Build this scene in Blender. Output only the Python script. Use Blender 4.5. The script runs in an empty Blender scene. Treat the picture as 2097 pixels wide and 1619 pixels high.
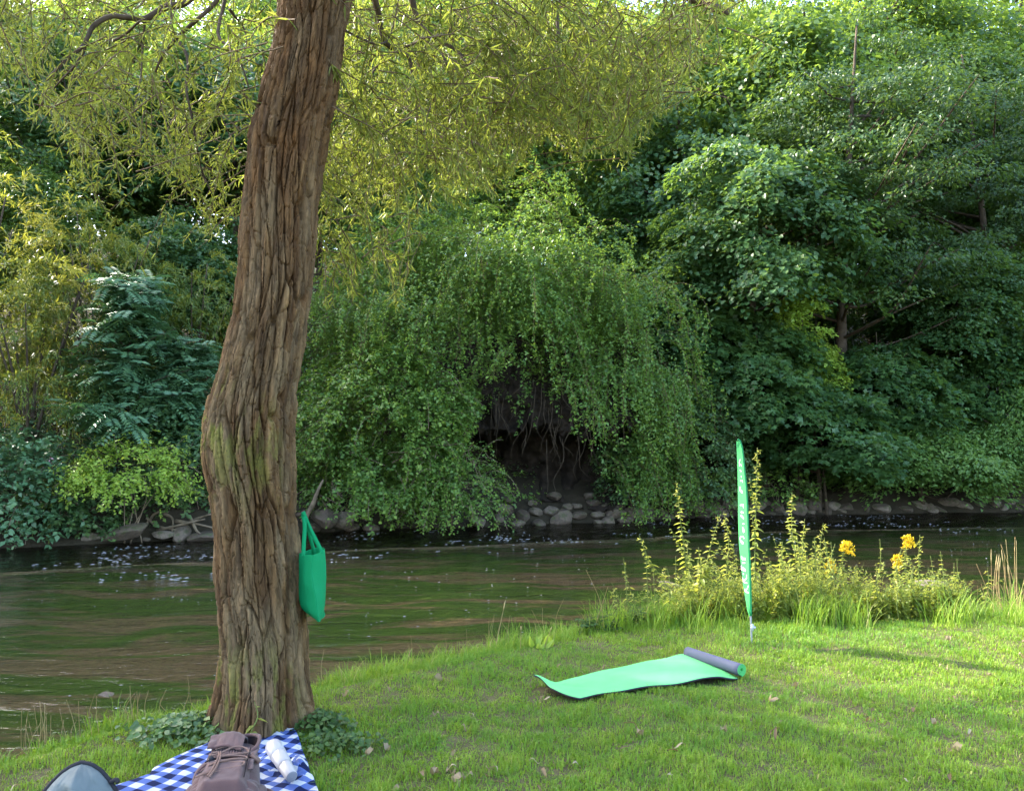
import bpy, math
import numpy as np
from mathutils import Vector

scene = bpy.context.scene
COL = scene.collection

# ------------------------------------------------------------------ camera
F, CX, CY = 1646.0, 1048.5, 809.5          # focal length and centre of the 2097 x 1619 photograph, in its pixels
PITCH = math.atan((922.0 - CY) / F)
CAM = np.array((0.0, 0.0, 1.75))
cam_d = bpy.data.cameras.new('camera')
cam = bpy.data.objects.new('camera', cam_d)
COL.objects.link(cam)
cam.location = CAM
cam.rotation_euler = (math.pi / 2 + PITCH, 0, 0)
cam_d.sensor_width = 36.0
cam_d.lens = F / 2097.0 * 36.0
cam_d.clip_start = 0.05
cam_d.clip_end = 600
scene.camera = cam

# ------------------------------------------------------------------ sky, sun, exposure
SUN_AZ, SUN_EL = math.radians(-64), math.radians(37)      # ahead and to the left
world = bpy.data.worlds.new('World')
scene.world = world
world.use_nodes = True
wn = world.node_tree
sky = wn.nodes.new('ShaderNodeTexSky')
sky.sky_type = 'NISHITA'
sky.sun_disc = False
sky.sun_elevation = SUN_EL
sky.sun_rotation = SUN_AZ
sky.air_density = 0.9
sky.dust_density = 2.4
sky.ozone_density = 0.7
bg = wn.nodes['Background']
wn.links.new(sky.outputs[0], bg.inputs[0])
bg.inputs[1].default_value = 0.15
sun_d = bpy.data.lights.new('sun', 'SUN')
sun_d.energy = 2.3
sun_d.angle = math.radians(0.5)
sun_d.color = (1.0, 0.94, 0.83)
sun = bpy.data.objects.new('sun', sun_d)
COL.objects.link(sun)
SUNV = Vector((math.sin(SUN_AZ) * math.cos(SUN_EL), math.cos(SUN_AZ) * math.cos(SUN_EL), math.sin(SUN_EL)))
sun.rotation_euler = SUNV.to_track_quat('Z', 'Y').to_euler()
sun.location = (-20, 20, 30)

scene.view_settings.view_transform = 'Standard'
scene.view_settings.look = 'None'
scene.view_settings.gamma = 1
scene.view_settings.exposure = 3.08
scene.render.engine = 'CYCLES'
cy = scene.cycles
cy.max_bounces = 8
cy.diffuse_bounces = 4
cy.glossy_bounces = 3
cy.transmission_bounces = 4
cy.transparent_max_bounces = 6
cy.caustics_reflective = False
cy.caustics_refractive = False
cy.use_denoising = True

# ------------------------------------------------------------------ geometry of the view: photograph pixel -> world
_cp, _sp = math.cos(PITCH), math.sin(PITCH)


def W(px, py, Y):
    """World point at distance Y along the ground whose place in the photograph is px, py."""
    u, v = (px - CX) / F, (CY - py) / F
    d = np.array((u, _cp - v * _sp, _sp + v * _cp))
    return CAM + d * (Y / d[1])


def G(px, py, z=0.0):
    u, v = (px - CX) / F, (CY - py) / F
    d = np.array((u, _cp - v * _sp, _sp + v * _cp))
    return CAM + d * ((z - CAM[2]) / d[2])


def proj(P):
    q = np.asarray(P) - CAM
    f = q[..., 1] * _cp + q[..., 2] * _sp
    up = -q[..., 1] * _sp + q[..., 2] * _cp
    return CX + F * q[..., 0] / f, CY - F * up / f


# ------------------------------------------------------------------ numpy noise
def _hash(ix, iy, iz, seed=0):
    h = (ix.astype(np.int64) * 374761393 + iy.astype(np.int64) * 668265263 + iz.astype(np.int64) * 2147483647 + seed * 1274126177) & 0xffffffff
    h = ((h ^ (h >> 13)) * 1274126177) & 0xffffffff
    h = ((h ^ (h >> 16)) * 2246822519) & 0xffffffff
    return ((h ^ (h >> 15)) & 0xffffff) / float(0xffffff)


def vnoise(x, y, z=None, seed=0):
    x, y = np.asarray(x, float), np.asarray(y, float)
    z = np.zeros_like(x) if z is None else np.asarray(z, float)
    ix, iy, iz = np.floor(x), np.floor(y), np.floor(z)
    fx, fy, fz = x - ix, y - iy, z - iz
    ix, iy, iz = ix.astype(np.int64), iy.astype(np.int64), iz.astype(np.int64)
    fx, fy, fz = [f * f * f * (f * (f * 6 - 15) + 10) for f in (fx, fy, fz)]
    r = 0
    for a in (0, 1):
        for b in (0, 1):
            for c in (0, 1):
                w = (fx if a else 1 - fx) * (fy if b else 1 - fy) * (fz if c else 1 - fz)
                r = r + w * _hash(ix + a, iy + b, iz + c, seed)
    return r * 2 - 1


def fbm(x, y, z=None, o=4, seed=0):
    r, a, t = 0, 1.0, 0
    for i in range(o):
        k = 2.0 ** i
        r = r + a * vnoise(np.asarray(x) * k, np.asarray(y) * k, None if z is None else np.asarray(z) * k, seed + i * 17)
        t += a
        a *= 0.5
    return r / t


def worley(x, y, wrap, seed=0):
    """F1, F2 and the id of the nearest cell; x repeats every `wrap` cells."""
    ix, iy = np.floor(x), np.floor(y)
    f1 = np.full(x.shape, 9.0)
    f2 = np.full(x.shape, 9.0)
    cid = np.zeros(x.shape)
    for a in (-1, 0, 1):
        for b in (-1, 0, 1):
            cx_, cy_ = ix + a, iy + b
            wx = np.mod(cx_, wrap)
            jx = _hash(wx, cy_, np.zeros_like(wx), seed)
            jy = _hash(wx, cy_, np.ones_like(wx), seed)
            d = np.hypot(cx_ + jx - x, cy_ + jy - y)
            near = d < f1
            f2 = np.where(near, f1, np.minimum(f2, d))
            cid = np.where(near, _hash(wx, cy_, np.ones_like(wx) * 2, seed), cid)
            f1 = np.where(near, d, f1)
    return f1, f2, cid


def sstep(a, b, x):
    t = np.clip((np.asarray(x, float) - a) / (b - a), 0, 1)
    return t * t * (3 - 2 * t)


def unit(v):
    v = np.asarray(v, float)
    return v / np.maximum(np.linalg.norm(v, axis=-1, keepdims=True), 1e-9)


# ------------------------------------------------------------------ mesh building
class MB:
    """Collects vertices and faces of one mesh."""

    def __init__(self):
        self.V, self.F, self.n, self.A = [], [], 0, {}

    def add(self, V, F, **attrs):
        V = np.asarray(V, float).reshape(-1, 3)
        F = np.asarray(F, np.int64)
        if len(V) == 0 or len(F) == 0:
            return self
        for k in set(self.A) | set(attrs):
            if k not in self.A:
                self.A[k] = [np.zeros(self.n)] if self.n else []
            a = attrs.get(k, 0.0)
            self.A[k].append(np.broadcast_to(np.asarray(a, float), (len(V),)).copy())
        self.V.append(V)
        self.F.append(F + self.n)
        self.n += len(V)
        return self

    def mesh(self, name, mats, smooth=True, mat_index=None):
        V = np.concatenate(self.V)
        me = bpy.data.meshes.new(name)
        me.vertices.add(len(V))
        me.vertices.foreach_set('co', V.ravel().astype(np.float32))
        loops = np.concatenate([f.ravel() for f in self.F]).astype(np.int32)
        tot = np.concatenate([np.full(len(f), f.shape[1]) for f in self.F]).astype(np.int32)
        start = np.concatenate([[0], np.cumsum(tot)[:-1]]).astype(np.int32)
        me.loops.add(len(loops))
        me.loops.foreach_set('vertex_index', loops)
        me.polygons.add(len(tot))
        me.polygons.foreach_set('loop_start', start)
        me.polygons.foreach_set('loop_total', tot)
        me.polygons.foreach_set('use_smooth', np.full(len(tot), smooth, bool))
        for m in (mats if isinstance(mats, (list, tuple)) else [mats]):
            me.materials.append(m)
        if mat_index is not None:
            me.polygons.foreach_set('material_index', np.asarray(mat_index, np.int32))
        for k, a in self.A.items():
            at = me.attributes.new(k, 'FLOAT', 'POINT')
            at.data.foreach_set('value', np.concatenate(a).astype(np.float32))
        me.update()
        return me

    def build(self, name, mats, parent=None, smooth=True, mat_index=None):
        o = bpy.data.objects.new(name, self.mesh(name, mats, smooth, mat_index))
        COL.objects.link(o)
        o.parent = parent
        return o


def tag(o, label=None, cat=None, group=None, kind=None):
    for k, v in (('label', label), ('category', cat), ('group', group), ('kind', kind)):
        if v:
            o[k] = v
    return o


def empty(name, loc=(0, 0, 0), rz=0.0, s=1.0):
    o = bpy.data.objects.new(name, None)
    COL.objects.link(o)
    o.location = [float(c) for c in loc]
    o.rotation_euler = (0, 0, rz)
    o.scale = (s, s, s)
    o.empty_display_size = 0.1
    return o


def copy_tree(o, parent=None):
    c = o.copy()
    COL.objects.link(c)
    c.parent = parent
    for ch in list(o.children):
        copy_tree(ch, c)
    return c


def frames(P):
    P = np.asarray(P, float)
    T = unit(np.gradient(P, axis=0))
    ref = np.array((0, 0, 1.0)) if abs(T[0][2]) < 0.9 else np.array((1.0, 0, 0))
    A = []
    n = unit(np.cross(np.cross(T[0], ref), T[0]))
    for t in T:
        n = unit(n - t * np.dot(n, t))
        A.append(n)
    A = np.array(A)
    return T, A, np.cross(T, A)


def tube(P, R, sides=8, cap=True, bump=0.0, seed=0):
    P = np.asarray(P, float)
    R = np.broadcast_to(np.asarray(R, float), (len(P),))
    T, A, B = frames(P)
    th = np.linspace(0, 2 * math.pi, sides, endpoint=False)
    r = R[:, None] * np.ones(sides)
    if bump:
        r = r * (1 + bump * vnoise(np.cos(th)[None] * 1.5 + seed, np.sin(th)[None] * 1.5, np.arange(len(P))[:, None] * 0.35))
    V = P[:, None] + r[..., None] * (np.cos(th)[None, :, None] * A[:, None] + np.sin(th)[None, :, None] * B[:, None])
    V = V.reshape(-1, 3)
    k = len(P)
    i = np.arange(k - 1)[:, None] * sides
    j = np.arange(sides)[None]
    j2 = (j + 1) % sides
    Fq = np.stack([i + j, i + j2, i + sides + j2, i + sides + j], -1).reshape(-1, 4)
    if cap:
        V = np.concatenate([V, P[:1], P[-1:]])
        a, b = k * sides, k * sides + 1
        jj = np.arange(sides)
        c0 = np.stack([np.full(sides, a), (jj + 1) % sides, jj, jj], -1)[:, :3]
        e = (k - 1) * sides
        c1 = np.stack([np.full(sides, b), e + jj, e + (jj + 1) % sides], -1)
        return V, Fq, np.concatenate([c0, c1])
    return V, Fq, None


def add_tube(mb, P, R, sides=8, cap=True, bump=0.0, seed=0, **attrs):
    V, Fq, C = tube(P, R, sides, cap, bump, seed)
    n0 = mb.n
    mb.add(V, Fq, **attrs)
    if C is not None:
        mb.F.append(C + n0)
    return mb


def spline(pts, n):
    """Catmull-Rom through the points, n samples."""
    P = np.asarray(pts, float)
    P = np.concatenate([2 * P[:1] - P[1:2], P, 2 * P[-1:] - P[-2:-1]])
    m = len(P) - 3
    u = np.linspace(0, m - 1e-6, n)
    i = u.astype(int)
    t = (u - i)[:, None]
    p0, p1, p2, p3 = P[i], P[i + 1], P[i + 2], P[i + 3]
    return 0.5 * ((2 * p1) + (-p0 + p2) * t + (2 * p0 - 5 * p1 + 4 * p2 - p3) * t ** 2 + (-p0 + 3 * p1 - 3 * p2 + p3) * t ** 3)


def grid_faces(nu, nv, closed_u=False):
    iu = np.arange(nu if closed_u else nu - 1)
    iv = np.arange(nv - 1)
    a, b = np.meshgrid(iu, iv, indexing='ij')
    a2 = (a + 1) % nu
    return np.stack([a * nv + b, a2 * nv + b, a2 * nv + b + 1, a * nv + b + 1], -1).reshape(-1, 4)


def leaves(mb, P, D, N, L, Wd, shape='rhomb', rnd=None, rng=None, droop=0.15):
    P, D, N = np.asarray(P, float), unit(D), np.asarray(N, float)
    n = len(P)
    if n == 0:
        return
    S = unit(np.cross(D, N))
    N = np.cross(S, D)
    L = np.broadcast_to(np.asarray(L, float), (n,))[:, None]
    Wd = np.broadcast_to(np.asarray(Wd, float), (n,))[:, None]
    if rnd is None:
        rnd = rng.random(n)
    if shape == 'rhomb':
        V = np.stack([P, P + D * L * .45 + S * Wd * .5 + N * Wd * .12, P + D * L - N * L * droop, P + D * L * .45 - S * Wd * .5 + N * Wd * .12], 1)
        Fq = np.arange(n * 4).reshape(n, 4)
        mb.add(V.reshape(-1, 3), Fq, rnd=np.repeat(rnd, 4))
    elif shape == 'broad':        # pointed oval folded at the midrib
        V = np.stack([P, P + D * L * .3 + S * Wd * .5 + N * Wd * .14, P + D * L * .68 + S * Wd * .36 + N * Wd * .06 - N * L * droop * .4,
                      P + D * L - N * L * droop, P + D * L * .68 - S * Wd * .36 + N * Wd * .06 - N * L * droop * .4, P + D * L * .3 - S * Wd * .5 + N * Wd * .14], 1)
        b = np.arange(n)[:, None] * 6
        Fq = np.concatenate([b + np.array((0, 1, 2, 3)), b + np.array((0, 3, 4, 5))])
        mb.add(V.reshape(-1, 3), Fq, rnd=np.repeat(rnd, 6))
    elif shape == 'lobed':        # three pointed lobes
        V = np.stack([P, P + D * L * .25 + S * Wd * .22, P + D * L * .55 + S * Wd * .55 - N * L * droop * .5, P + D * L * .6 + S * Wd * .18, P + D * L - N * L * droop,
                      P + D * L * .6 - S * Wd * .18, P + D * L * .55 - S * Wd * .55 - N * L * droop * .5, P + D * L * .25 - S * Wd * .22], 1)
        b = np.arange(n)[:, None] * 8
        Fq = np.concatenate([b + np.array((0, 1, 2, 3)), b + np.array((0, 3, 4, 5)), b + np.array((0, 5, 6, 7))])
        mb.add(V.reshape(-1, 3), Fq, rnd=np.repeat(rnd, 8))


# ------------------------------------------------------------------ materials
MATS = {}


def nodes(m):
    m.use_nodes = True
    nt = m.node_tree
    return nt, nt.nodes['Principled BSDF'], nt.nodes['Material Output']


def ramp(nt, fac, stops, interp='LINEAR'):
    r = nt.nodes.new('ShaderNodeValToRGB')
    cr = r.color_ramp
    cr.interpolation = interp
    while len(cr.elements) < len(stops):
        cr.elements.new(0.5)
    for e, (p, c) in zip(cr.elements, stops):
        e.position = p
        e.color = (*c, 1)
    if fac is not None:
        nt.links.new(fac, r.inputs[0])
    return r.outputs[0]


def attr(nt, name):
    a = nt.nodes.new('ShaderNodeAttribute')
    a.attribute_name = name
    return a.outputs['Fac']


def math_n(nt, op, a, b=None, clamp=False):
    n = nt.nodes.new('ShaderNodeMath')
    n.operation = op
    n.use_clamp = clamp
    for i, v in enumerate((a, b)):
        if v is None:
            continue
        if isinstance(v, (int, float)):
            n.inputs[i].default_value = v
        else:
            nt.links.new(v, n.inputs[i])
    return n.outputs[0]


def mix_rgb(nt, fac, a, b, mode='MIX'):
    n = nt.nodes.new('ShaderNodeMix')
    n.data_type = 'RGBA'
    n.blend_type = mode
    for i, v in ((0, fac), (6, a), (7, b)):
        if isinstance(v, (int, float)):
            n.inputs[i].default_value = v
        elif isinstance(v, tuple):
            n.inputs[i].default_value = (*v, 1)
        else:
            nt.links.new(v, n.inputs[i])
    return n.outputs[2]


def noise_n(nt, scale, detail=4, rough=0.55, coords='Object', mapping=None, dist=0.0):
    tc = nt.nodes.new('ShaderNodeTexCoord')
    src = tc.outputs[coords]
    if mapping:
        mp = nt.nodes.new('ShaderNodeMapping')
        mp.inputs['Rotation'].default_value = (0, 0, mapping[0])
        mp.inputs['Scale'].default_value = mapping[1]
        nt.links.new(src, mp.inputs[0])
        src = mp.outputs[0]
    n = nt.nodes.new('ShaderNodeTexNoise')
    n.inputs['Scale'].default_value = scale
    n.inputs['Detail'].default_value = detail
    n.inputs['Roughness'].default_value = rough
    n.inputs['Distortion'].default_value = dist
    nt.links.new(src, n.inputs['Vector'])
    return n.outputs[0]


def bump_n(nt, h, strength, dist=0.02):
    b = nt.nodes.new('ShaderNodeBump')
    b.inputs['Strength'].default_value = strength
    b.inputs['Distance'].default_value = dist
    nt.links.new(h, b.inputs['Height'])
    return b.outputs[0]


def leaf_mat(name, c0, c1, c2, trans=(0.2, 0.3, 0.03), tf=0.42, rough=0.42, spec=0.4):
    """Leaf: colours c0..c2 spread over the leaves at random, light passing through."""
    m = bpy.data.materials.new(name)
    nt, p, out = nodes(m)
    col = ramp(nt, attr(nt, 'rnd'), ((0.0, c0), (0.55, c1), (1.0, c2)))
    nt.links.new(col, p.inputs['Base Color'])
    p.inputs['Roughness'].default_value = rough
    p.inputs['Specular IOR Level'].default_value = spec
    t = nt.nodes.new('ShaderNodeBsdfTranslucent')
    nt.links.new(mix_rgb(nt, 0.35, trans, col), t.inputs[0])
    mx = nt.nodes.new('ShaderNodeMixShader')
    mx.inputs[0].default_value = tf
    nt.links.new(p.outputs[0], mx.inputs[1])
    nt.links.new(t.outputs[0], mx.inputs[2])
    nt.links.new(mx.outputs[0], out.inputs[0])
    return m


def plain(name, c, rough=0.6, spec=0.4, var=0.0, scale=20, bump=0.0, bscale=200, metal=0.0, sheen=0.0):
    m = bpy.data.materials.new(name)
    nt, p, out = nodes(m)
    p.inputs['Roughness'].default_value = rough
    p.inputs['Specular IOR Level'].default_value = spec
    p.inputs['Metallic'].default_value = metal
    p.inputs['Sheen Weight'].default_value = sheen
    if var:
        f = noise_n(nt, scale)
        a = tuple(x * (1 - var) for x in c)
        b = tuple(min(1, x * (1 + var)) for x in c)
        nt.links.new(ramp(nt, f, ((0.3, a), (0.7, b))), p.inputs['Base Color'])
    else:
        p.inputs['Base Color'].default_value = (*c, 1)
    if bump:
        nt.links.new(bump_n(nt, noise_n(nt, bscale), bump, 0.004), p.inputs['Normal'])
    return m


M = MATS
M['willow'] = leaf_mat('willow_leaf', (0.098, 0.132, 0.020), (0.161, 0.190, 0.028), (0.299, 0.276, 0.044), trans=(0.46, 0.53, 0.07), tf=0.5, rough=0.4, spec=0.45)
M['maple'] = leaf_mat('maple_leaf', (0.041, 0.100, 0.033), (0.060, 0.135, 0.037), (0.100, 0.177, 0.043), trans=(0.22, 0.34, 0.03), tf=0.35)
M['linden'] = leaf_mat('linden_leaf', (0.042, 0.107, 0.039), (0.065, 0.138, 0.046), (0.106, 0.181, 0.052), trans=(0.26, 0.40, 0.035), tf=0.38)
M['elm'] = leaf_mat('elm_leaf', (0.028, 0.070, 0.021), (0.044, 0.094, 0.023), (0.072, 0.122, 0.027), trans=(0.17, 0.26, 0.03), tf=0.36)
M['feather'] = leaf_mat('narrow_leaf', (0.072, 0.145, 0.036), (0.123, 0.196, 0.043), (0.42, 0.36, 0.06), trans=(0.48, 0.48, 0.045), tf=0.42)
M['rowan'] = leaf_mat('rowan_leaf', (0.076, 0.168, 0.079), (0.109, 0.225, 0.098), (0.150, 0.270, 0.104), trans=(0.10, 0.22, 0.04), tf=0.28, rough=0.38, spec=0.5)
M['mound'] = leaf_mat('vine_leaf', (0.070, 0.152, 0.033), (0.117, 0.220, 0.041), (0.219, 0.330, 0.050), trans=(0.30, 0.42, 0.04), tf=0.40)
M['bush'] = leaf_mat('bush_leaf', (0.062, 0.126, 0.046), (0.094, 0.173, 0.060), (0.163, 0.246, 0.054), trans=(0.20, 0.32, 0.04), tf=0.35)
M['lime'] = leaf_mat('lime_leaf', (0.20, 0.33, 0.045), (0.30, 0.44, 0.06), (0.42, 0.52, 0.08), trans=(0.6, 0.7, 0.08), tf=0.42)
M['ashmaple'] = leaf_mat('ash_maple_leaf', (0.079, 0.164, 0.038), (0.122, 0.227, 0.046), (0.187, 0.290, 0.058), trans=(0.28, 0.42, 0.05), tf=0.38)
M['far'] = leaf_mat('woodland_leaf', (0.043, 0.103, 0.030), (0.070, 0.144, 0.034), (0.119, 0.196, 0.041), trans=(0.38, 0.52, 0.05), tf=0.46)
M['weed'] = leaf_mat('weed_leaf', (0.085, 0.15, 0.028), (0.18, 0.235, 0.042), (0.38, 0.36, 0.085), trans=(0.62, 0.64, 0.08), tf=0.48)
M['ivy'] = leaf_mat('ivy_leaf', (0.034, 0.075, 0.018), (0.057, 0.110, 0.024), (0.103, 0.160, 0.036), trans=(0.12, 0.24, 0.03), tf=0.25, rough=0.5, spec=0.3)
M['flower'] = leaf_mat('goldenrod_flower', (0.60, 0.40, 0.01), (0.75, 0.52, 0.015), (0.85, 0.62, 0.03), trans=(0.8, 0.6, 0.03), tf=0.3)
M['pink'] = leaf_mat('pink_flower', (0.5, 0.25, 0.3), (0.6, 0.35, 0.4), (0.7, 0.45, 0.5), trans=(0.6, 0.3, 0.35), tf=0.3)
M['dry'] = leaf_mat('dry_stalk', (0.22, 0.14, 0.06), (0.34, 0.24, 0.10), (0.48, 0.38, 0.18), trans=(0.5, 0.4, 0.2), tf=0.25, rough=0.6)
M['deadleaf'] = leaf_mat('dead_leaf', (0.10, 0.055, 0.028), (0.20, 0.135, 0.065), (0.36, 0.30, 0.18), trans=(0.4, 0.28, 0.1), tf=0.2, rough=0.6)
M['wood'] = plain('branch_bark', (0.085, 0.062, 0.042), 0.85, 0.2, var=0.4, scale=6, bump=0.6, bscale=30)
M['twig'] = plain('twig_bark', (0.13, 0.085, 0.045), 0.8, 0.2, var=0.3, scale=6)
M['deadwood'] = plain('dead_wood', (0.20, 0.15, 0.10), 0.85, 0.2, var=0.4, scale=5, bump=0.5, bscale=40)
M['stem'] = plain('green_stem', (0.13, 0.16, 0.04), 0.7, 0.2, var=0.3, scale=5)


def grass_mat():
    m = bpy.data.materials.new('grass_blade')
    nt, p, out = nodes(m)
    a = ramp(nt, attr(nt, 'rnd'), ((0.0, (0.125, 0.235, 0.018)), (0.5, (0.20, 0.335, 0.028)), (0.86, (0.30, 0.40, 0.045)), (1.0, (0.46, 0.40, 0.14))))
    b = ramp(nt, attr(nt, 'rnd'), ((0.0, (0.080, 0.20, 0.022)), (0.6, (0.14, 0.295, 0.030)), (1.0, (0.19, 0.30, 0.05))))
    col = mix_rgb(nt, attr(nt, 'patch'), a, b)
    nt.links.new(col, p.inputs['Base Color'])
    p.inputs['Roughness'].default_value = 0.5
    p.inputs['Specular IOR Level'].default_value = 0.3
    t = nt.nodes.new('ShaderNodeBsdfTranslucent')
    nt.links.new(mix_rgb(nt, 0.5, (0.34, 0.46, 0.03), col), t.inputs[0])
    mx = nt.nodes.new('ShaderNodeMixShader')
    mx.inputs[0].default_value = 0.4
    nt.links.new(p.outputs[0], mx.inputs[1])
    nt.links.new(t.outputs[0], mx.inputs[2])
    nt.links.new(mx.outputs[0], out.inputs[0])
    return m


M['grass'] = grass_mat()


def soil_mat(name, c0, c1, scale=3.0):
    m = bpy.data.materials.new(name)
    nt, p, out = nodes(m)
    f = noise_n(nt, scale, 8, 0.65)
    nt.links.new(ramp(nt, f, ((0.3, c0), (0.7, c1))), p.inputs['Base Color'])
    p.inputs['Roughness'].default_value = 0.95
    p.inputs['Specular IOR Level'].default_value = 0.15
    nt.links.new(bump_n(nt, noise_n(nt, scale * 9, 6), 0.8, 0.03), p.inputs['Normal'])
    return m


M['lawn'] = soil_mat('lawn_soil', (0.075, 0.070, 0.028), (0.14, 0.115, 0.06), 6.0)
M['hill'] = soil_mat('woodland_soil', (0.030, 0.026, 0.016), (0.065, 0.05, 0.032), 1.2)
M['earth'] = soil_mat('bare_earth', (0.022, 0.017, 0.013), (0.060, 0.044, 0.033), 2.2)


def bark_mat():
    m = bpy.data.materials.new('willow_bark')
    nt, p, out = nodes(m)
    plate = ramp(nt, attr(nt, 'plate'), ((0.0, (0.036, 0.017, 0.006)), (0.35, (0.074, 0.039, 0.0135)), (0.7, (0.122, 0.069, 0.026)), (1.0, (0.19, 0.117, 0.048))))
    red = mix_rgb(nt, attr(nt, 'red'), plate, (0.105, 0.048, 0.014))
    grey = mix_rgb(nt, attr(nt, 'grey'), red, (0.165, 0.112, 0.056))
    f = noise_n(nt, 26, 8, 0.7, mapping=(0, (1, 1, 0.16)))
    fib = mix_rgb(nt, 1.0, grey, ramp(nt, f, ((0.30, (0.36, 0.34, 0.32)), (0.50, (0.95, 0.95, 0.95)), (0.70, (1.65, 1.6, 1.55)))), 'MULTIPLY')
    moss = mix_rgb(nt, attr(nt, 'moss'), fib, ramp(nt, noise_n(nt, 60, 4), ((0.3, (0.085, 0.095, 0.014)), (0.7, (0.22, 0.22, 0.03)))))
    nt.links.new(moss, p.inputs['Base Color'])
    p.inputs['Roughness'].default_value = 0.82
    p.inputs['Specular IOR Level'].default_value = 0.25
    nt.links.new(bump_n(nt, noise_n(nt, 70, 8, 0.7, mapping=(0, (1, 1, 0.14))), 0.7, 0.008), p.inputs['Normal'])
    return m


M['bark'] = bark_mat()


def rock_mat():
    m = bpy.data.materials.new('river_rock')
    nt, p, out = nodes(m)
    oi = nt.nodes.new('ShaderNodeObjectInfo')
    base = ramp(nt, oi.outputs['Random'], ((0.0, (0.085, 0.060, 0.042)), (0.5, (0.140, 0.104, 0.074)), (1.0, (0.205, 0.162, 0.122))))
    f = noise_n(nt, 5, 8, 0.65)
    col = mix_rgb(nt, 1.0, base, ramp(nt, f, ((0.3, (0.6, 0.6, 0.6)), (0.7, (1.3, 1.25, 1.2)))), 'MULTIPLY')
    nt.links.new(mix_rgb(nt, ramp(nt, noise_n(nt, 2.2, 5), ((0.52, (0, 0, 0)), (0.62, (0.7, 0.7, 0.7)))), col, (0.07, 0.085, 0.025)), p.inputs['Base Color'])
    p.inputs['Roughness'].default_value = 0.8
    nt.links.new(bump_n(nt, noise_n(nt, 18, 8, 0.7), 0.6, 0.03), p.inputs['Normal'])
    return m


M['rock'] = rock_mat()
FLOW = math.atan(0.40)       # direction of the river in plan


def bed_mat():
    m = bpy.data.materials.new('river_bed')
    nt, p, out = nodes(m)
    gravel = ramp(nt, noise_n(nt, 9, 8, 0.7), ((0.3, (0.115, 0.080, 0.054)), (0.7, (0.26, 0.182, 0.125))))
    weed = ramp(nt, noise_n(nt, 2.4, 6, 0.7, mapping=(-FLOW, (0.25, 3.0, 1))), ((0.3, (0.028, 0.070, 0.008)), (0.7, (0.085, 0.165, 0.020))))
    f = noise_n(nt, 0.85, 6, 0.62, mapping=(-FLOW, (0.26, 1.25, 1)), dist=0.7)
    nt.links.new(mix_rgb(nt, ramp(nt, f, ((0.445, (0, 0, 0)), (0.515, (1, 1, 1)))), gravel, weed), p.inputs['Base Color'])
    p.inputs['Roughness'].default_value = 0.95
    return m


def water_mat():
    m = bpy.data.materials.new('river_water')
    nt, p, out = nodes(m)
    nt.nodes.remove(p)
    h1 = noise_n(nt, 2.6, 4, 0.6, mapping=(-FLOW, (0.45, 1.3, 1)), dist=0.4)
    h2 = noise_n(nt, 9.0, 3, 0.6, mapping=(-FLOW, (0.55, 1.2, 1)), dist=0.3)
    h3 = noise_n(nt, 24.0, 2, 0.5, mapping=(-FLOW, (0.6, 1.2, 1)), dist=0.3)
    h = math_n(nt, 'ADD', math_n(nt, 'ADD', h1, math_n(nt, 'MULTIPLY', h2, 0.34)), math_n(nt, 'MULTIPLY', h3, 0.10))
    b = nt.nodes.new('ShaderNodeBump')
    b.inputs['Distance'].default_value = 0.10
    nt.links.new(math_n(nt, 'ADD', math_n(nt, 'MULTIPLY', attr(nt, 'riffle'), 0.75), 0.42), b.inputs['Strength'])
    nt.links.new(h, b.inputs['Height'])
    fr = nt.nodes.new('ShaderNodeFresnel')
    fr.inputs[0].default_value = 1.333
    nt.links.new(b.outputs[0], fr.inputs['Normal'])
    tr = nt.nodes.new('ShaderNodeBsdfTransparent')
    tr.inputs[0].default_value = (0.80, 0.78, 0.62, 1)
    gl = nt.nodes.new('ShaderNodeBsdfGlossy')
    gl.inputs['Roughness'].default_value = 0.06
    nt.links.new(b.outputs[0], gl.inputs['Normal'])
    mx = nt.nodes.new('ShaderNodeMixShader')
    nt.links.new(fr.outputs[0], mx.inputs[0])
    nt.links.new(tr.outputs[0], mx.inputs[1])
    nt.links.new(gl.outputs[0], mx.inputs[2])
    nt.links.new(mx.outputs[0], out.inputs[0])
    return m


M['bed'] = bed_mat()
M['water'] = water_mat()
M['foam'] = plain('foam', (0.30, 0.30, 0.29), 0.35, 0.5)

# ------------------------------------------------------------------ terrain
ZW = -0.5                                    # water level
_near = [G(*p)[:2] for p in ((-900, 1700), (0, 1520), (440, 1436), (640, 1396), (950, 1326), (1200, 1276), (1420, 1258), (1800, 1246), (2097, 1242))]
_near = np.array([(-60, -22), (-20, -4.0)] + [tuple(p) for p in _near] + [(12, 11.2), (30, 17), (60, 29)])
_far = [G(*p, z=ZW)[:2] for p in ((0, 1122), (220, 1112), (440, 1104), (640, 1088), (1020, 1076), (1300, 1066), (1500, 1056), (1700, 1053), (2097, 1048))]
_far = np.array([(-90, -4), (-30, 14)] + [tuple(p) for p in _far] + [(40, 33), (90, 46)])


def ynear(x):
    return np.interp(x, _near[:, 0], _near[:, 1]) + 0.06 * np.sin(np.asarray(x) * 2.3) + 0.05 * np.sin(np.asarray(x) * 5.1 + 1)


def yfar(x):
    return np.interp(x, _far[:, 0], _far[:, 1]) + 0.12 * np.sin(np.asarray(x) * 1.3)


def zlawn(x, y):
    s = y - ynear(x)
    z = 0.035 * vnoise(np.asarray(x) * 0.9, np.asarray(y) * 0.9, seed=5) + 0.012 * vnoise(np.asarray(x) * 4, np.asarray(y) * 4, seed=6)
    return z - 0.10 * sstep(-0.5, 0.05, s) - 0.95 * sstep(0.0, 0.75, s)


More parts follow.
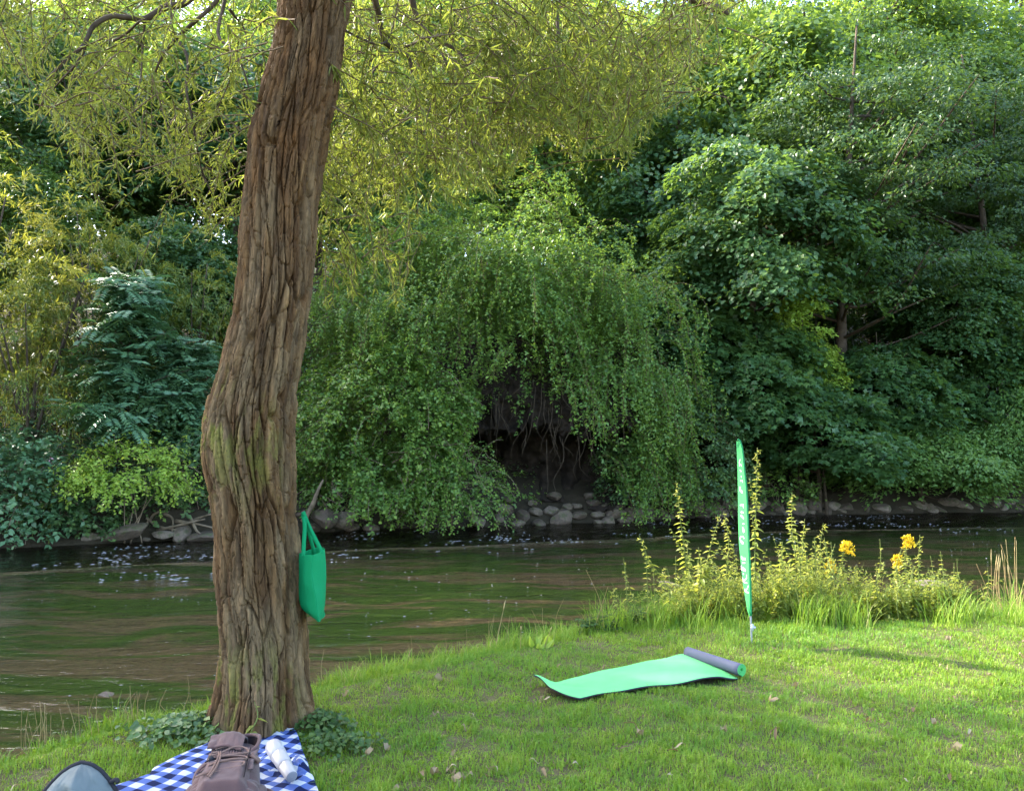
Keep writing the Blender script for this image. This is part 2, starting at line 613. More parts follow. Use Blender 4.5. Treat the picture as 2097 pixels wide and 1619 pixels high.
def zhill(x, y):
    d = y - yfar(x)
    z = -0.95 + 1.15 * sstep(-0.9, 1.2, d) + 0.36 * np.maximum(d - 0.8, 0) - 0.004 * np.maximum(d - 25, 0) ** 1.6
    return z + 0.25 * sstep(1, 4, d) * vnoise(np.asarray(x) * 0.5, np.asarray(y) * 0.5, seed=9)


xs = np.concatenate([np.linspace(-60, -10, 40), np.linspace(-9.9, 12, 220), np.linspace(12.2, 60, 40)])


def strip(name, t_y, zf, mat, kind='structure'):
    Y = t_y(xs)                                # (nx, nt)
    X = np.repeat(xs[:, None], Y.shape[1], 1)
    V = np.stack([X, Y, zf(X, Y)], -1)
    o = MB().add(V.reshape(-1, 3), grid_faces(*Y.shape)).build(name, mat)
    return tag(o, kind=kind)


t1 = np.concatenate([np.linspace(0, 0.75, 20), np.linspace(0.78, 1, 60)])
strip('lawn', lambda x: -24 + (ynear(x)[:, None] + 0.8 + 24) * t1[None], zlawn, M['lawn'])


def _bed(x, y):
    return -0.98 + 0.07 * vnoise(x * 0.8, y * 0.8, seed=3) * np.minimum(1, 4 * np.minimum(y - ynear(x) - 0.8, yfar(x) - 0.9 - y).clip(0, 1))


tb = np.linspace(0, 1, 40)
strip('riverbed', lambda x: (ynear(x)[:, None] + 0.78) * (1 - tb) + (yfar(x)[:, None] + 0.3) * tb, lambda x, y: _bed(x, y) - 0.02, M['bed'])
th_ = np.linspace(0, 1, 120) ** 1.7
strip('hillside', lambda x: yfar(x)[:, None] - 0.9 + 75 * th_[None], zhill, M['hill'])

# water surface with low waves; riffle = how rough the current is there
tw = np.linspace(0, 1, 160)
Yw = (ynear(xs)[:, None] + 0.2) * (1 - tw) + (yfar(xs)[:, None] + 0.5) * tw
Xw = np.repeat(xs[:, None], len(tw), 1)
c_, s_ = math.cos(FLOW), math.sin(FLOW)
al, ac = Xw * c_ + Yw * s_, -Xw * s_ + Yw * c_
rif = sstep(0.50, 0.72, tw)[None] * (0.65 + 0.35 * vnoise(Xw * 0.3, Yw * 0.5, seed=8))
Zw = ZW + (0.010 + 0.030 * rif) * fbm(al * 1.6, ac * 3.2, o=3, seed=4)
tag(MB().add(np.stack([Xw, Yw, Zw], -1).reshape(-1, 3), grid_faces(*Xw.shape), riffle=rif.ravel()).build('water', M['water']), kind='structure')

# foam: little wave crests in the riffle, bubbles and pale flecks standing in for glints on the slow water
rng = np.random.default_rng(11)
mb = MB()
nf = 560
fx = rng.uniform(-12, 14, nf * 3)
ft = rng.uniform(0.05, 0.98, nf * 3)
keep = (vnoise(fx * 0.7, ft * 14, seed=21) > 0.02)
fx, ft = fx[keep][:nf], ft[keep][:nf]
fy = (ynear(fx) + 0.5) * (1 - ft) + (yfar(fx) - 0.2) * ft
for x, y, t in zip(fx, fy, ft):
    near = t < 0.55
    n = 1 if near else rng.integers(1, 5)
    for _ in range(n):
        l, w = (rng.uniform(0.006, 0.022), rng.uniform(0.005, 0.010)) if near else (rng.uniform(0.012, 0.06), rng.uniform(0.006, 0.013))
        ph = rng.random() * 6
        th = np.linspace(0, 2 * math.pi, 9, endpoint=False)
        r = 1 + 0.35 * np.sin(3 * th + ph)
        ex, ey = np.cos(th) * l * r, np.sin(th) * w * r
        px_, py_ = x + rng.normal(0, .25) * (not near), y + rng.normal(0, .12) * (not near)
        R = np.stack([px_ + ex * c_ - ey * s_, py_ + ex * s_ + ey * c_, np.full(9, ZW + 0.006)], -1)
        top = np.array([[px_, py_, ZW + (0.010 if near else 0.016)]])
        j = np.arange(9)
        mb.add(np.concatenate([R, top]), np.stack([j, (j + 1) % 9, np.full(9, 9)], -1))
tag(mb.build('foam', M['foam']), 'white foam flecks and bubbles drifting on the river, some painted as glints', 'foam', kind='stuff')

# ------------------------------------------------------------------ the willow in front
TY = 5.25
EDGE = np.array([(-160, 600, 760), (0, 572, 722), (100, 558, 706), (200, 532, 690), (300, 504, 667), (400, 497, 652), (500, 492, 647), (600, 487, 638), (700, 466, 621),
                 (760, 452, 612), (800, 438, 604), (850, 422, 600), (930, 415, 602), (1000, 428, 606), (1100, 440, 612), (1200, 443, 619), (1300, 455, 626), (1380, 455, 630),
                 (1430, 448, 634), (1465, 436, 641), (1495, 424, 650)], float)


def willow_trunk():
    ny, nt_ = 1250, 440
    pyv = np.interp(np.linspace(0, 1, ny), [0, 0.10, 1], [-160, 0, 1495])
    lo = np.interp(pyv, EDGE[:, 0], EDGE[:, 1])
    hi = np.interp(pyv, EDGE[:, 0], EDGE[:, 2])
    k = np.hanning(61)
    k /= k.sum()
    sm = lambda a: np.convolve(np.pad(a, 30, 'edge'), k, 'valid')
    lo, hi = sm(lo), sm(hi)
    C = np.array([W((a + b) / 2, y, TY) for a, b, y in zip(lo, hi, pyv)])
    R = (hi - lo) / 2 / F * TY * 0.935
    th = np.linspace(0, 2 * math.pi, nt_, endpoint=False)
    T, Z = np.meshgrid(th, C[:, 2])                       # (ny, nt)
    Rr = R[:, None] * np.ones_like(T)
    r0 = 0.265
    # long furrows that lean with the trunk: warp the angle along the height
    slope = np.gradient(C[:, 0], C[:, 2])
    tw = np.cumsum(np.gradient(C[:, 2]) * (0.5 * slope + 0.10))[:, None] * 1.6
    u = T / (2 * math.pi)
    ax, ay = np.cos(T) * 1.1, np.sin(T) * 1.1
    wz = 0.55 * fbm(ax * 1.3, ay * 1.3, Z * 1.5, o=3, seed=40) + 0.16 * fbm(ax * 4, ay * 4, Z * 5, o=3, seed=41)
    uu = np.mod(u + tw * 0.16 + wz * 0.034, 1.0)
    n1 = 25
    zz = Z + 0.10 * fbm(ax * 3, ay * 3, Z * 2, o=2, seed=43)
    f1, f2, cid = worley(uu * n1, zz * 1.5, n1, 7)
    g = f2 - f1
    n2 = 44
    f1b, f2b, cidb = worley(np.mod(uu + 0.010 * fbm(ax * 9, ay * 9, Z * 8, o=2, seed=44), 1) * n2, zz * 4.6, n2, 9)
    gb = f2b - f1b
    ridge = .8 * sstep(0.0, 0.13, g) + .2 * sstep(0, .5, g)
    ridge2 = sstep(0.0, 0.11, gb)
    lob = fbm(ax * 1.6, ay * 1.6, Z * 0.9, o=2, seed=45)
    fine = fbm(ax * 30, ay * 30, Z * 7, o=4, seed=46)
    finer = fbm(ax * 60, ay * 60, Z * 34, o=3, seed=47)
    fib = 1 - np.abs(fbm(ax * 26 + wz * 3, ay * 26, Z * 3.2, o=4, seed=55)) * 2
    tq = fbm(ax * 7, ay * 7, Z * 3.0, o=3, seed=56) * 3.2
    terr = np.floor(tq) + sstep(.70, 1.0, tq - np.floor(tq))
    crack = sstep(.035, .0, np.abs(fbm(ax * 9, ay * 9, Z * 15, o=2, seed=57))) * sstep(.1, .4, vnoise(ax * 5, ay * 5, Z * 5, 58))
    depth = 0.6 + 0.4 * sstep(-0.5, 0.5, fbm(ax * 1.2, ay * 1.2, Z * 1.3, o=2, seed=48))
    flare = sstep(0.40, 0.0, Z)
    disp = (ridge - 0.85) * 0.056 * depth + (ridge2 - 0.8) * 0.013 + lob * 0.020 + fine * 0.010 + finer * 0.0050 + fib * .0055 + terr * .0060 - crack * .010 + (cid - 0.5) * 0.016 + (cidb - .5) * 0.009
    disp = disp + flare * 0.032 * np.sin(T * 5 + 0.7 + 1.2 * lob)
    rad = Rr + disp
    X = C[:, 0][:, None] + rad * np.sin(T)
    Y = TY - rad * np.cos(T) * 1.02
    V = np.stack([X, Y, Z + 0 * X], -1)
    plate = np.clip(0.42 * cid + 0.25 * cidb + 0.17 + 0.35 * fine + .10 * terr, 0, 1)
    up = sstep(1.8, 4.0, Z)
    red = np.clip((0.20 + 0.55 * up) * (0.6 + 0.9 * fbm(ax * 4, ay * 4, Z * 4, o=3, seed=50)) + 0.30 * (1 - ridge), 0, 0.85)
    grey = np.clip(0.9 * sstep(-0.1, 0.5, fbm(ax * 2.2, ay * 2.2, Z * 1.8, o=3, seed=51)) * (1 - 0.5 * up), 0, 0.75)
    left = sstep(0.1, 0.9, -np.sin(T) * 0.8 + 0.2)
    mossn = sstep(0.0, 0.35, fbm(ax * 5, ay * 5, Z * 5, o=4, seed=52))
    front = sstep(-0.2, 0.6, np.cos(T) - 0.4 * np.sin(T))
    m1 = left * np.exp(-((Z - 2.02) / 0.17) ** 2) * 1.2 * ridge
    m2 = front * np.exp(-((Z - 1.75) / 0.28) ** 2) * 0.55
    m3 = front * sstep(0.75, 0.15, Z) * 0.65
    moss = np.clip(mossn * (1.1 * m1 + .85 * m2 + .95 * m3), 0, 0.8)
    mb = MB()
    Fq = grid_faces(ny, nt_)
    i = np.arange(ny - 1)
    wrapf = np.stack([i * nt_ + nt_ - 1, i * nt_, (i + 1) * nt_, (i + 1) * nt_ + nt_ - 1], -1)
    mb.add(V.reshape(-1, 3), np.concatenate([Fq, wrapf])[:, ::-1], plate=plate.ravel(), red=red.ravel(), grey=grey.ravel(), moss=moss.ravel())
    return mb, C, R


willow = tag(empty('willow_tree', (C0x := float(W(536, 1470, TY)[0]), TY, 0)), 'old leaning willow with deeply furrowed brown bark and drooping yellow-green foliage at the river edge', 'tree')
IW = np.array((C0x, TY, 0))


def rel(mb, org=None):
    o = IW if org is None else np.asarray(org)
    mb.V = [v - o for v in mb.V]
    return mb


mb, TC, TR = willow_trunk()
rel(mb).build('trunk', M['bark'], willow)

# limbs that leave the trunk above the picture, and dark branches that hang into it
top = W(690, -140, TY)
heads = [((0.0, 0.0, 0.0), (0.5, 0.1, 1.2), (1.4, 0.8, 2.2), (2.6, 1.8, 3.0)), ((0, 0, -.05), (-.5, .5, 1.0), (-1.7, 1.6, 1.9), (-3.4, 3.2, 2.3)),
         ((0, 0, -.1), (.7, .9, .9), (2.0, 2.2, 1.3), (3.6, 3.4, 1.5)), ((0, 0, -.05), (-.2, -.7, 1.1), (-.4, -1.8, 2.1), (.4, -3.0, 2.6)), ((0, 0, 0), (-.9, -.1, .9), (-2.3, .1, 1.6), (-4.0, .3, 1.9))]
for h in heads:
    P = spline([top + np.array(q) - (0, 0, .15) for q in h], 24)
    rel(add_tube(MB(), P, np.linspace(0.15, 0.04, 24), 10, bump=0.25)).build('limb', M['wood'], willow)

BR = [(5.6, 0.040, [(520, -220), (440, -60), (385, 2), (340, 15), (300, 38), (262, 36), (225, 35), (190, 55), (172, 92), (140, 120), (95, 165)]),
      (5.6, 0.018, [(172, 92), (210, 90), (250, 75), (285, 45), (300, 38)]),
      (5.9, 0.028, [(470, -120), (452, -20), (432, 15), (395, 48), (362, 78), (330, 120), (310, 170)]),
      (5.9, 0.016, [(362, 78), (384, 120), (381, 180), (392, 235), (403, 300), (412, 345), (440, 410)]),
      (5.7, 0.020, [(480, -90), (458, 10), (447, 70), (472, 100), (495, 135), (512, 190)]),
      (5.4, 0.014, [(470, 20), (500, 60), (506, 98)]),
      (5.8, 0.012, [(352, -30), (350, 30), (358, 78)]),
      (5.5, 0.012, [(298, 38), (292, 100), (288, 160), (276, 215)]),
      (6.0, 0.016, [(175, 96), (158, 130), (120, 170), (85, 215)]),
      (6.3, 0.045, [(800, -200), (835, -60), (845, 5), (858, 45), (880, 72), (905, 85), (942, 110), (960, 150)]),
      (6.3, 0.020, [(880, 72), (850, 90), (815, 103), (770, 140), (745, 190)]),
      (6.1, 0.040, [(740, -160), (765, -20), (775, 30), (788, 85), (815, 105), (838, 120), (845, 160)]),
      (6.2, 0.020, [(885, 78), (925, 60), (945, 20), (960, -40)]),
      (6.2, 0.016, [(882, 78), (890, 115), (882, 145)]),
      (6.5, 0.016, [(905, 110), (930, 165), (948, 230), (965, 290), (990, 340)]),
      (6.4, 0.020, [(990, -60), (1015, 30), (1030, 75), (1005, 110)]),
      (6.8, 0.024, [(1180, -120), (1145, 10), (1143, 80), (1146, 160), (1155, 220)]),
      (6.0, 0.014, [(700, 60), (770, 90), (800, 70), (820, -20)])]
for Y, r, pts in BR:
    n = len(pts) * 5
    dY = 0.25 * np.sin(np.linspace(0, 3, len(pts)) + Y * 7)
    P = spline([W(x, y, Y + d) for (x, y), d in zip(pts, dY)], n)
    rel(add_tube(MB(), P, np.linspace(r, r * 0.3, n) * 0.8, 7, bump=0.3, seed=r * 100)).build('branch', M['wood'], willow)

# hanging foliage: its lower outline in the photograph
ENVX = [-40, 30, 60, 150, 210, 260, 300, 400, 480, 540, 640, 700, 790, 900, 1000, 1060, 1120, 1180, 1250, 1310, 1350, 1400, 1440, 1480, 1530, 1580]
ENVY = [80, 220, 290, 370, 460, 560, 570, 530, 450, 320, 430, 480, 470, 440, 425, 350, 290, 340, 360, 330, 250, 190, 140, 70, 40, -20]


def willow_crown():
    rng = np.random.default_rng(5)
    lv, tw = MB(), MB()
    P, D, N, L, Wd, RN = [], [], [], [], [], []

    def strand(E, S, n, lmin=0.065, lmax=0.105, rs=0.5):
        mid = (E + S) / 2 + rng.normal(0, 0.09, 3) + np.array((0, 0, 0.16))
        Q = spline([S, mid, E], 14)
        add_tube(tw, Q, np.linspace(0.0055, 0.0018, 14), 3, cap=False)
        t = np.sort(rng.uniform(0.08, 1.0, n))
        i = np.clip((t * 13).astype(int), 0, 12)
        base = Q[i] + (Q[i + 1] - Q[i]) * (t * 13 - i)[:, None]
        tan = unit(Q[i + 1] - Q[i])
        side = unit(rng.normal(0, 1, (n, 3)))
        d = unit(tan * 0.7 + side * 0.9 + np.array((0, 0, -0.28)))
        P.append(base)
        D.append(d)
        N.append(unit(rng.normal(0, 1, (n, 3)) + np.array((0, 0, 0.6))))
        L.append(rng.uniform(lmin, lmax, n))
        Wd.append(rng.uniform(0.009, 0.0145, n))
        RN.append(np.clip(rs + rng.normal(0, 0.25, n), 0, 1))

    groups = [(270, -40, 560, 0.85), (600, 620, 1120, 1.0), (480, 1060, 1570, 1.0)]
    for cnt, xa, xb, dens in groups:
        k = 0
        while k < cnt:
            x = rng.uniform(xa, xb)
            lim = np.interp(x, ENVX, ENVY)
            y = lim - abs(rng.normal(0, 1)) * 0.42 * (lim + 120) - rng.random() * 25
            if y < -330:
                continue
            if vnoise(x / 95.0, y / 120.0, seed=33) < -0.12 + 0.06 * (x < 600):
                if rng.random() < 0.86:
                    continue
            Y = rng.uniform(5.0, 7.6) if x < 620 else rng.uniform(5.3, 8.6)
            E = W(x, y, Y)
            S = E + np.array((rng.normal(0, .42) - 0.14 * np.sign(x - 640), rng.normal(0, .35), rng.uniform(0.15, 0.75)))
            strand(E, S, int(rng.integers(26, 44) * dens), rs=0.45 + 0.2 * vnoise(x / 70., y / 70., seed=35))
            k += 1
    for _ in range(26):                                 # low sprig beside the trunk
        x, y = rng.uniform(655, 840), rng.uniform(540, 628)
        E = W(x, y, rng.uniform(5.5, 6.1))
        strand(E, E + np.array((-.10 + rng.normal(0, .1), rng.normal(0, .12), rng.uniform(.2, .45))), 24)
    for _ in range(9):                                  # single shoots against the dark trees
        x, y = rng.choice([1440, 1470, 1500, 1530, 1410]), rng.uniform(60, 200)
        E = W(x + rng.normal(0, 8), y, rng.uniform(5.0, 5.6))
        strand(E, E + np.array((-.12, .05, rng.uniform(.25, .5))), 16, .10, .14, rs=0.75)
    # the crown above the picture
    for _ in range(760):
        a = rng.uniform(0, 2 * math.pi)
        r = 6.0 * math.sqrt(rng.random())
        C = np.array((-1.6 + r * math.cos(a), 6.2 + r * math.sin(a) * 0.95, 0))
        lo_ = max(5.1, 1.75 + 0.60 * C[1])
        E = np.array((C[0], C[1], lo_ + rng.random() * (9.8 - 0.3 * r - lo_ + 1)))
        if C[1] > 10.0:
            continue
        q = E - np.array((-1.9, 5.2, 3.2))
        sv = np.array(SUNV)
        q = q - sv * np.dot(q, sv)
        if abs(q[2]) < 1.5 and np.hypot(q[0], q[1]) < 1.3 and rng.random() < .9:      # a gap in the crown: sun reaches the trunk's side
            continue
        strand(E, E + np.array((rng.normal(0, .3), rng.normal(0, .3), rng.uniform(.5, 1.1))), 34, 0.12, 0.17)
    L_, W_ = np.concatenate(L), np.concatenate(Wd)
    leaves(lv, np.concatenate(P), np.concatenate(D), np.concatenate(N), L_, W_, 'broad', np.concatenate(RN), rng, droop=0.22)
    rel(lv).build('crown', M['willow'], willow)
    rel(tw).build('twigs', M['twig'], willow)


willow_crown()

# ------------------------------------------------------------------ trees, shrubs and rocks of the far bank
def dir_sphere(rng, n, zmin=-0.4):
    z = rng.uniform(zmin, 1, n)
    a = rng.uniform(0, 2 * math.pi, n)
    s = np.sqrt(1 - z * z)
    return np.stack([s * np.cos(a), s * np.sin(a), z], -1)


def layered(mb, rng, C, axis, rad, nleaf, L, shape, thick=0.16, slope=0.35, droop=0.25, aspect=0.9, up=1.0, out_pull=0.3, zig=0.0):
    """Foliage as flat sprays: each centre carries a thin drooping disc of leaves."""
    k = len(C)
    rad = np.broadcast_to(np.asarray(rad, float), (k,))
    idx = np.repeat(np.arange(k), nleaf)
    n = len(idx)
    out = C - axis
    out[:, 2] = 0
    out = unit(out + rng.normal(0, 0.05, out.shape))
    side = np.stack([-out[:, 1], out[:, 0], np.zeros(k)], -1)
    r = np.sqrt(rng.random(n))
    a = rng.uniform(0, 2 * math.pi, n)
    lob = 0.75 + 0.35 * np.sin(a * 3 + rng.uniform(0, 6, k)[idx]) * rng.uniform(.3, 1, k)[idx]
    r = r * lob
    R = rad[idx]
    o_, s_2 = np.cos(a) * r * R * 1.15, np.sin(a) * r * R
    z = rng.normal(0, 1, n) * thick * R - slope * o_ - droop * (r ** 2) * R + zig * R * np.sin(o_ / R * 9 + s_2 / R * 7)
    P = C[idx] + out[idx] * o_[:, None] + side[idx] * s_2[:, None]
    P[:, 2] += z
    d2 = out[idx] * (np.cos(a) * 0.8 + out_pull)[:, None] + side[idx] * np.sin(a)[:, None] * 0.8
    D = unit(d2 + np.array((0, 0, -0.45)) + rng.normal(0, 0.35, (n, 3)))
    N = unit(np.array((0, 0, up)) + out[idx] * 0.45 + rng.normal(0, 0.42, (n, 3)))
    l = L * rng.uniform(0.65, 1.2, n)
    rnd = np.clip(0.45 + rng.normal(0, 0.22, n) + rng.normal(0, 0.12, k)[idx], 0, 1)
    leaves(mb, P, D, N, l, l * aspect, shape, rnd, rng)


def limbs(mb, rng, trunk, C, n, r0, t0=0.25, sag=0.25):
    """Limbs from the trunk line to some of the crown's sprays."""
    pick = rng.choice(len(C), min(n, len(C)), replace=False)
    m = len(trunk)
    for c in C[pick]:
        zt = trunk[:, 2]
        want = max(c[2] - rng.uniform(0.5, 1.0) * np.linalg.norm(c[:2]) * 0.6, zt[0] + t0 * (zt[-1] - zt[0]))
        i = int(np.clip(np.searchsorted(zt, want), 1, m - 2))
        s = trunk[i]
        mid = (s + c) / 2 + np.array((0, 0, -sag * 0.4)) + rng.normal(0, 0.18, 3)
        Q = spline([s, mid, c, c + (c - mid) * 0.25], 14)
        add_tube(mb, Q, np.linspace(r0 * rng.uniform(.6, 1.1), 0.012, 14), 5, cap=False)


def tree(name, H, rx, zc, hz, nclump, rad, nleaf, L, shape, lmat, r0, seed, inner=0.5, nlimb=22, lean=(0, 0), zmin=-0.55, **kw):
    """Trunk and limbs, crown of sprays inside a lumpy ellipsoid of radius rx, half height hz, centre zc."""
    rng = np.random.default_rng(seed)
    root = empty(name)
    tp = spline([(0, 0, -0.4), (lean[0] * .3 + rng.normal(0, .1), lean[1] * .3, H * .3), (lean[0] * .7 + rng.normal(0, .15), lean[1] * .7, H * .62), (lean[0], lean[1], H * .93)], 30)
    d = dir_sphere(rng, nclump, zmin)
    lump = 0.85 + 0.28 * vnoise(d[:, 0] * 2 + seed, d[:, 1] * 2, d[:, 2] * 2, seed)
    f = (inner + (1 - inner) * rng.random(nclump) ** 0.6) * lump
    C = d * f[:, None] * np.array((rx, rx, hz)) + np.array((lean[0] * .6, lean[1] * .6, zc))
    axis = np.array((lean[0] * .6, lean[1] * .6, 0))
    tm = MB()
    add_tube(tm, tp, np.linspace(r0, r0 * 0.12, 30) * (1 + 0.5 * np.exp(-np.linspace(0, 14, 30))), 10, bump=0.25, seed=seed)
    limbs(tm, rng, tp, C, nlimb, r0 * 0.28)
    tm.build('trunk', M['wood'], root)
    cm = MB()
    layered(cm, rng, C, axis, rad * rng.uniform(0.7, 1.3, nclump), nleaf, L, shape, **kw)
    cm.build('crown', lmat, root)
    return root


def feather_shrub(name, H, rx, n, seed, lmat):
    """Willow scrub: stems that fan out, arching shoots with narrow leaves."""
    rng = np.random.default_rng(seed)
    root = empty(name)
    tm, cm = MB(), MB()
    tips = []
    for k in range(9):
        a = rng.uniform(0, 2 * math.pi)
        q = spline([(0, 0, -.3), (math.cos(a) * .3 * rx * .5, math.sin(a) * .3 * rx * .5, H * .35), (math.cos(a) * rx * .55, math.sin(a) * rx * .55, H * rng.uniform(.7, .95))], 16)
        add_tube(tm, q, np.linspace(0.06, 0.015, 16), 6)
        tips.append(q)
    P, D, N, R = [], [], [], []
    d = dir_sphere(rng, n, -0.75)
    C = d * (0.55 + 0.45 * rng.random(n) ** .5)[:, None] * np.array((rx, rx, H * .5)) * (0.85 + 0.3 * vnoise(d[:, 0] * 2.2, d[:, 1] * 2.2, d[:, 2] * 2.2, seed))[:, None] + np.array((0, 0, H * .5))
    for c, dd in zip(C, d):
        yell = np.clip(rng.normal(0.36, 0.14) + 0.2 * dd[2] + 0.75 * vnoise(c[0] * .9, c[1] * .9, c[2] * .9, 77), 0, 1)
        out = unit(np.array((dd[0], dd[1], 0.5 + 0.5 * dd[2])) + rng.normal(0, .25, 3))
        for _ in range(5):
            u = unit(out + rng.normal(0, .45, 3))
            t = np.linspace(0, 1, 15)[:, None]
            q = c + u * t * 0.75 + np.array((0, 0, -0.55)) * t ** 2
            tan = unit(u * 0.75 + np.array((0, 0, -1.1)) * t)
            P.append(q)
            D.append(unit(tan + rng.normal(0, .5, (15, 3))))
            N.append(unit(rng.normal(0, .6, (15, 3)) + np.array((0, 0, 1))))
            R.append(np.clip(yell + rng.normal(0, .12, 15), 0, 1))
    n_ = sum(len(p) for p in P)
    leaves(cm, np.concatenate(P), np.concatenate(D), np.concatenate(N), rng.uniform(.13, .21, n_), rng.uniform(.020, .032, n_), 'rhomb', np.concatenate(R), rng)
    tm.build('trunk', M['wood'], root)
    cm.build('crown', lmat, root)
    return root


def pinnate_tree(name, H, rx, nfr, seed, lmat, leaflet=0.075):
    """Ash or rowan sapling: pinnate leaves in flat rosettes on ascending shoots."""
    rng = np.random.default_rng(seed)
    root = empty(name)
    tm, cm = MB(), MB()
    tp = spline([(0, 0, -.3), (0.05, 0, H * .3), (-.03, .05, H * .65), (.02, 0, H * .97)], 20)
    add_tube(tm, tp, np.linspace(0.05, 0.012, 20), 8)
    shoots = []
    for k in range(90):
        h = H * rng.uniform(.25, 1.0) ** .9
        a = rng.uniform(0, 2 * math.pi)
        w = rx * (1.0 - 0.62 * (h / H) ** 3) * rng.uniform(.2, 1) ** .7 * (.8 + .5 * float(vnoise(np.array(math.cos(a) * 1.5), np.array(math.sin(a) * 1.5), np.array(h * .8), seed)))
        e = np.array((math.cos(a) * w, math.sin(a) * w, h + 0.15 * w))
        s = np.array((0, 0, max(h - 0.3 * w, .2)))
        q = spline([s, (s + e) / 2 + (0, 0, .1), e], 10)
        add_tube(tm, q, np.linspace(0.018, 0.006, 10), 5)
        shoots.append(q)
    P, D, N = [], [], []
    for q in shoots:
        for _ in range(nfr // 90):
            b = q[rng.integers(3, 10)] + rng.normal(0, .08, 3)
            a = rng.uniform(0, 2 * math.pi)
            u = unit(np.array((math.cos(a), math.sin(a), rng.uniform(-.7, .65))))
            ln = rng.uniform(.45, .7)
            m = 7
            t = np.repeat(np.linspace(.2, 1, m), 2)[:, None]
            sg = np.tile((1., -1.), m)[:, None]
            ax = b + u * ln * t + np.array((0, 0, -.16)) * t ** 2
            sd = unit(np.cross(u, (0, 0, 1.)))
            P.append(ax)
            D.append(unit(sd * sg + u * .45 + np.array((0, 0, -.18))))
            N.append(unit(np.array((u[0] * .8, u[1] * .8, .8)) + sd * sg * .2 + rng.normal(0, .22, (2 * m, 3))))
    n_ = sum(len(p) for p in P)
    leaves(cm, np.concatenate(P), np.concatenate(D), np.concatenate(N), leaflet * 1.9 * rng.uniform(.8, 1.1, n_), leaflet * .62, 'rhomb', None, rng)
    tm.build('trunk', M['wood'], root)
    cm.build('crown', lmat, root)
    return root


def place(o, x, y, s=1.0, rz=0.0, label=None, cat='tree', group=None, dz=0.0, z=None):
    o.location = (float(x), float(y), float(zhill(np.array(x), np.array(y))) + dz if z is None else z)
    o.rotation_euler = (0, 0, rz)
    o.scale = (s, s, s) if np.isscalar(s) else s
    return tag(o, label, cat, group)


def X(px, Y):
    return (px - CX) / F * Y


# --- right: linden, elm, maples
linden = tree('linden_tree', 13.5, 4.6, 8.6, 5.6, 150, 1.05, 170, 0.20, 'broad', M['linden'], 0.22, 3, slope=0.5, droop=0.35, aspect=0.82, nlimb=26)
place(linden, X(1560, 29), 29.3, (1.02, 1.0, 1.0), 0.4, 'broad linden with drooping layers of blue-green leaves above the flag', 'tree')
elm = tree('elm_tree', 19, 6.2, 11.0, 8.6, 215, 1.25, 165, 0.16, 'broad', M['elm'], 0.27, 8, inner=0.25, slope=0.15, droop=0.12, thick=0.10, aspect=0.6, nlimb=44, lean=(0.9, -.4), zmin=-0.8)
place(elm, X(1722, 31), 31.0, 1.0, 0.0, 'tall airy tree with a straight dark trunk and fine feathery sprays, right of the linden', 'tree')
maple = tree('maple_tree', 6.6, 3.0, 3.6, 2.8, 110, 0.85, 150, 0.24, 'lobed', M['maple'], 0.10, 12, slope=0.5, droop=0.35, thick=0.10, aspect=0.95, nlimb=20, zmin=-0.7)
place(maple, X(1560, 28), 28.6, (1.15, 1.0, 1.12), 0.2, 'dark young maple with sloping layers of lobed leaves under the linden', 'tree')
m2 = copy_tree(maple)
place(m2, X(1680, 28.5), 28.8, (1.05, 1.0, .85), 2.1, 'low maple at the trunk foot with branches reaching down to the riprap', 'tree', dz=-.25)
m3 = copy_tree(maple)
place(m3, X(1400, 29), 30.5, 1.25, 4.0, 'shaded maple between the vine thicket and the linden', 'tree')
ashm = tree('box_elder_tree', 5.2, 3.1, 2.5, 2.0, 105, 0.85, 150, 0.15, 'broad', M['ashmaple'], 0.09, 15, slope=0.55, droop=0.45, thick=0.14, aspect=0.5, nlimb=16, zmin=-0.7)
place(ashm, X(1905, 29), 29.5, (1.2, 1.1, .95), 0.0, 'bright green box elder leaning low over the rocks near the right edge', 'tree', dz=-.75)
a2 = copy_tree(ashm)
place(a2, X(2130, 30), 30.0, (1.0, 1, 1.25), 2.2, 'light green box elder cut by the right edge of the view', 'tree', dz=-.6)
e2 = copy_tree(elm)
place(e2, X(2060, 33), 33.5, 1.02, 2.4, 'tall fine-leaved tree at the upper right edge', 'tree')
e3 = copy_tree(elm)
place(e3, X(1890, 36), 38.0, 1.08, 4.1, 'tall fine-leaved tree rising behind the box elder', 'tree')
l2 = copy_tree(linden)
place(l2, X(1420, 33), 35.0, 1.12, 2.6, 'tall linden standing behind the vine thicket', 'tree')
l3 = copy_tree(linden)
place(l3, X(1950, 32), 31.5, (.8, .8, .72), 1.3, 'smaller linden half hidden behind the box elders', 'tree')

for (px_, Y_, sc_, rz_, lb_) in ((1800, 30.2, (1.0, 1.0, .95), 1.0, 'leafy maple between the straight dark trunk and the box elders'),
                              (2010, 31.5, (1.0, 1.0, 1.1), 5.0, 'maple above the box elders near the right edge')):
    o = copy_tree(maple)
    place(o, X(px_, Y_), Y_, sc_, rz_, lb_, 'tree')
for (px_, Y_, sc_, rz_, lb_) in ((1790, 29.4, (.8, .8, .62), 4.4, 'small box elder spreading over the rocks below the dark trunk'), (2010, 29.9, (.9, .9, .75), 3.3, 'box elder bough low over the stones at the far right')):
    o = copy_tree(ashm)
    place(o, X(px_, Y_), Y_, sc_, rz_, lb_, 'tree', dz=-.2)

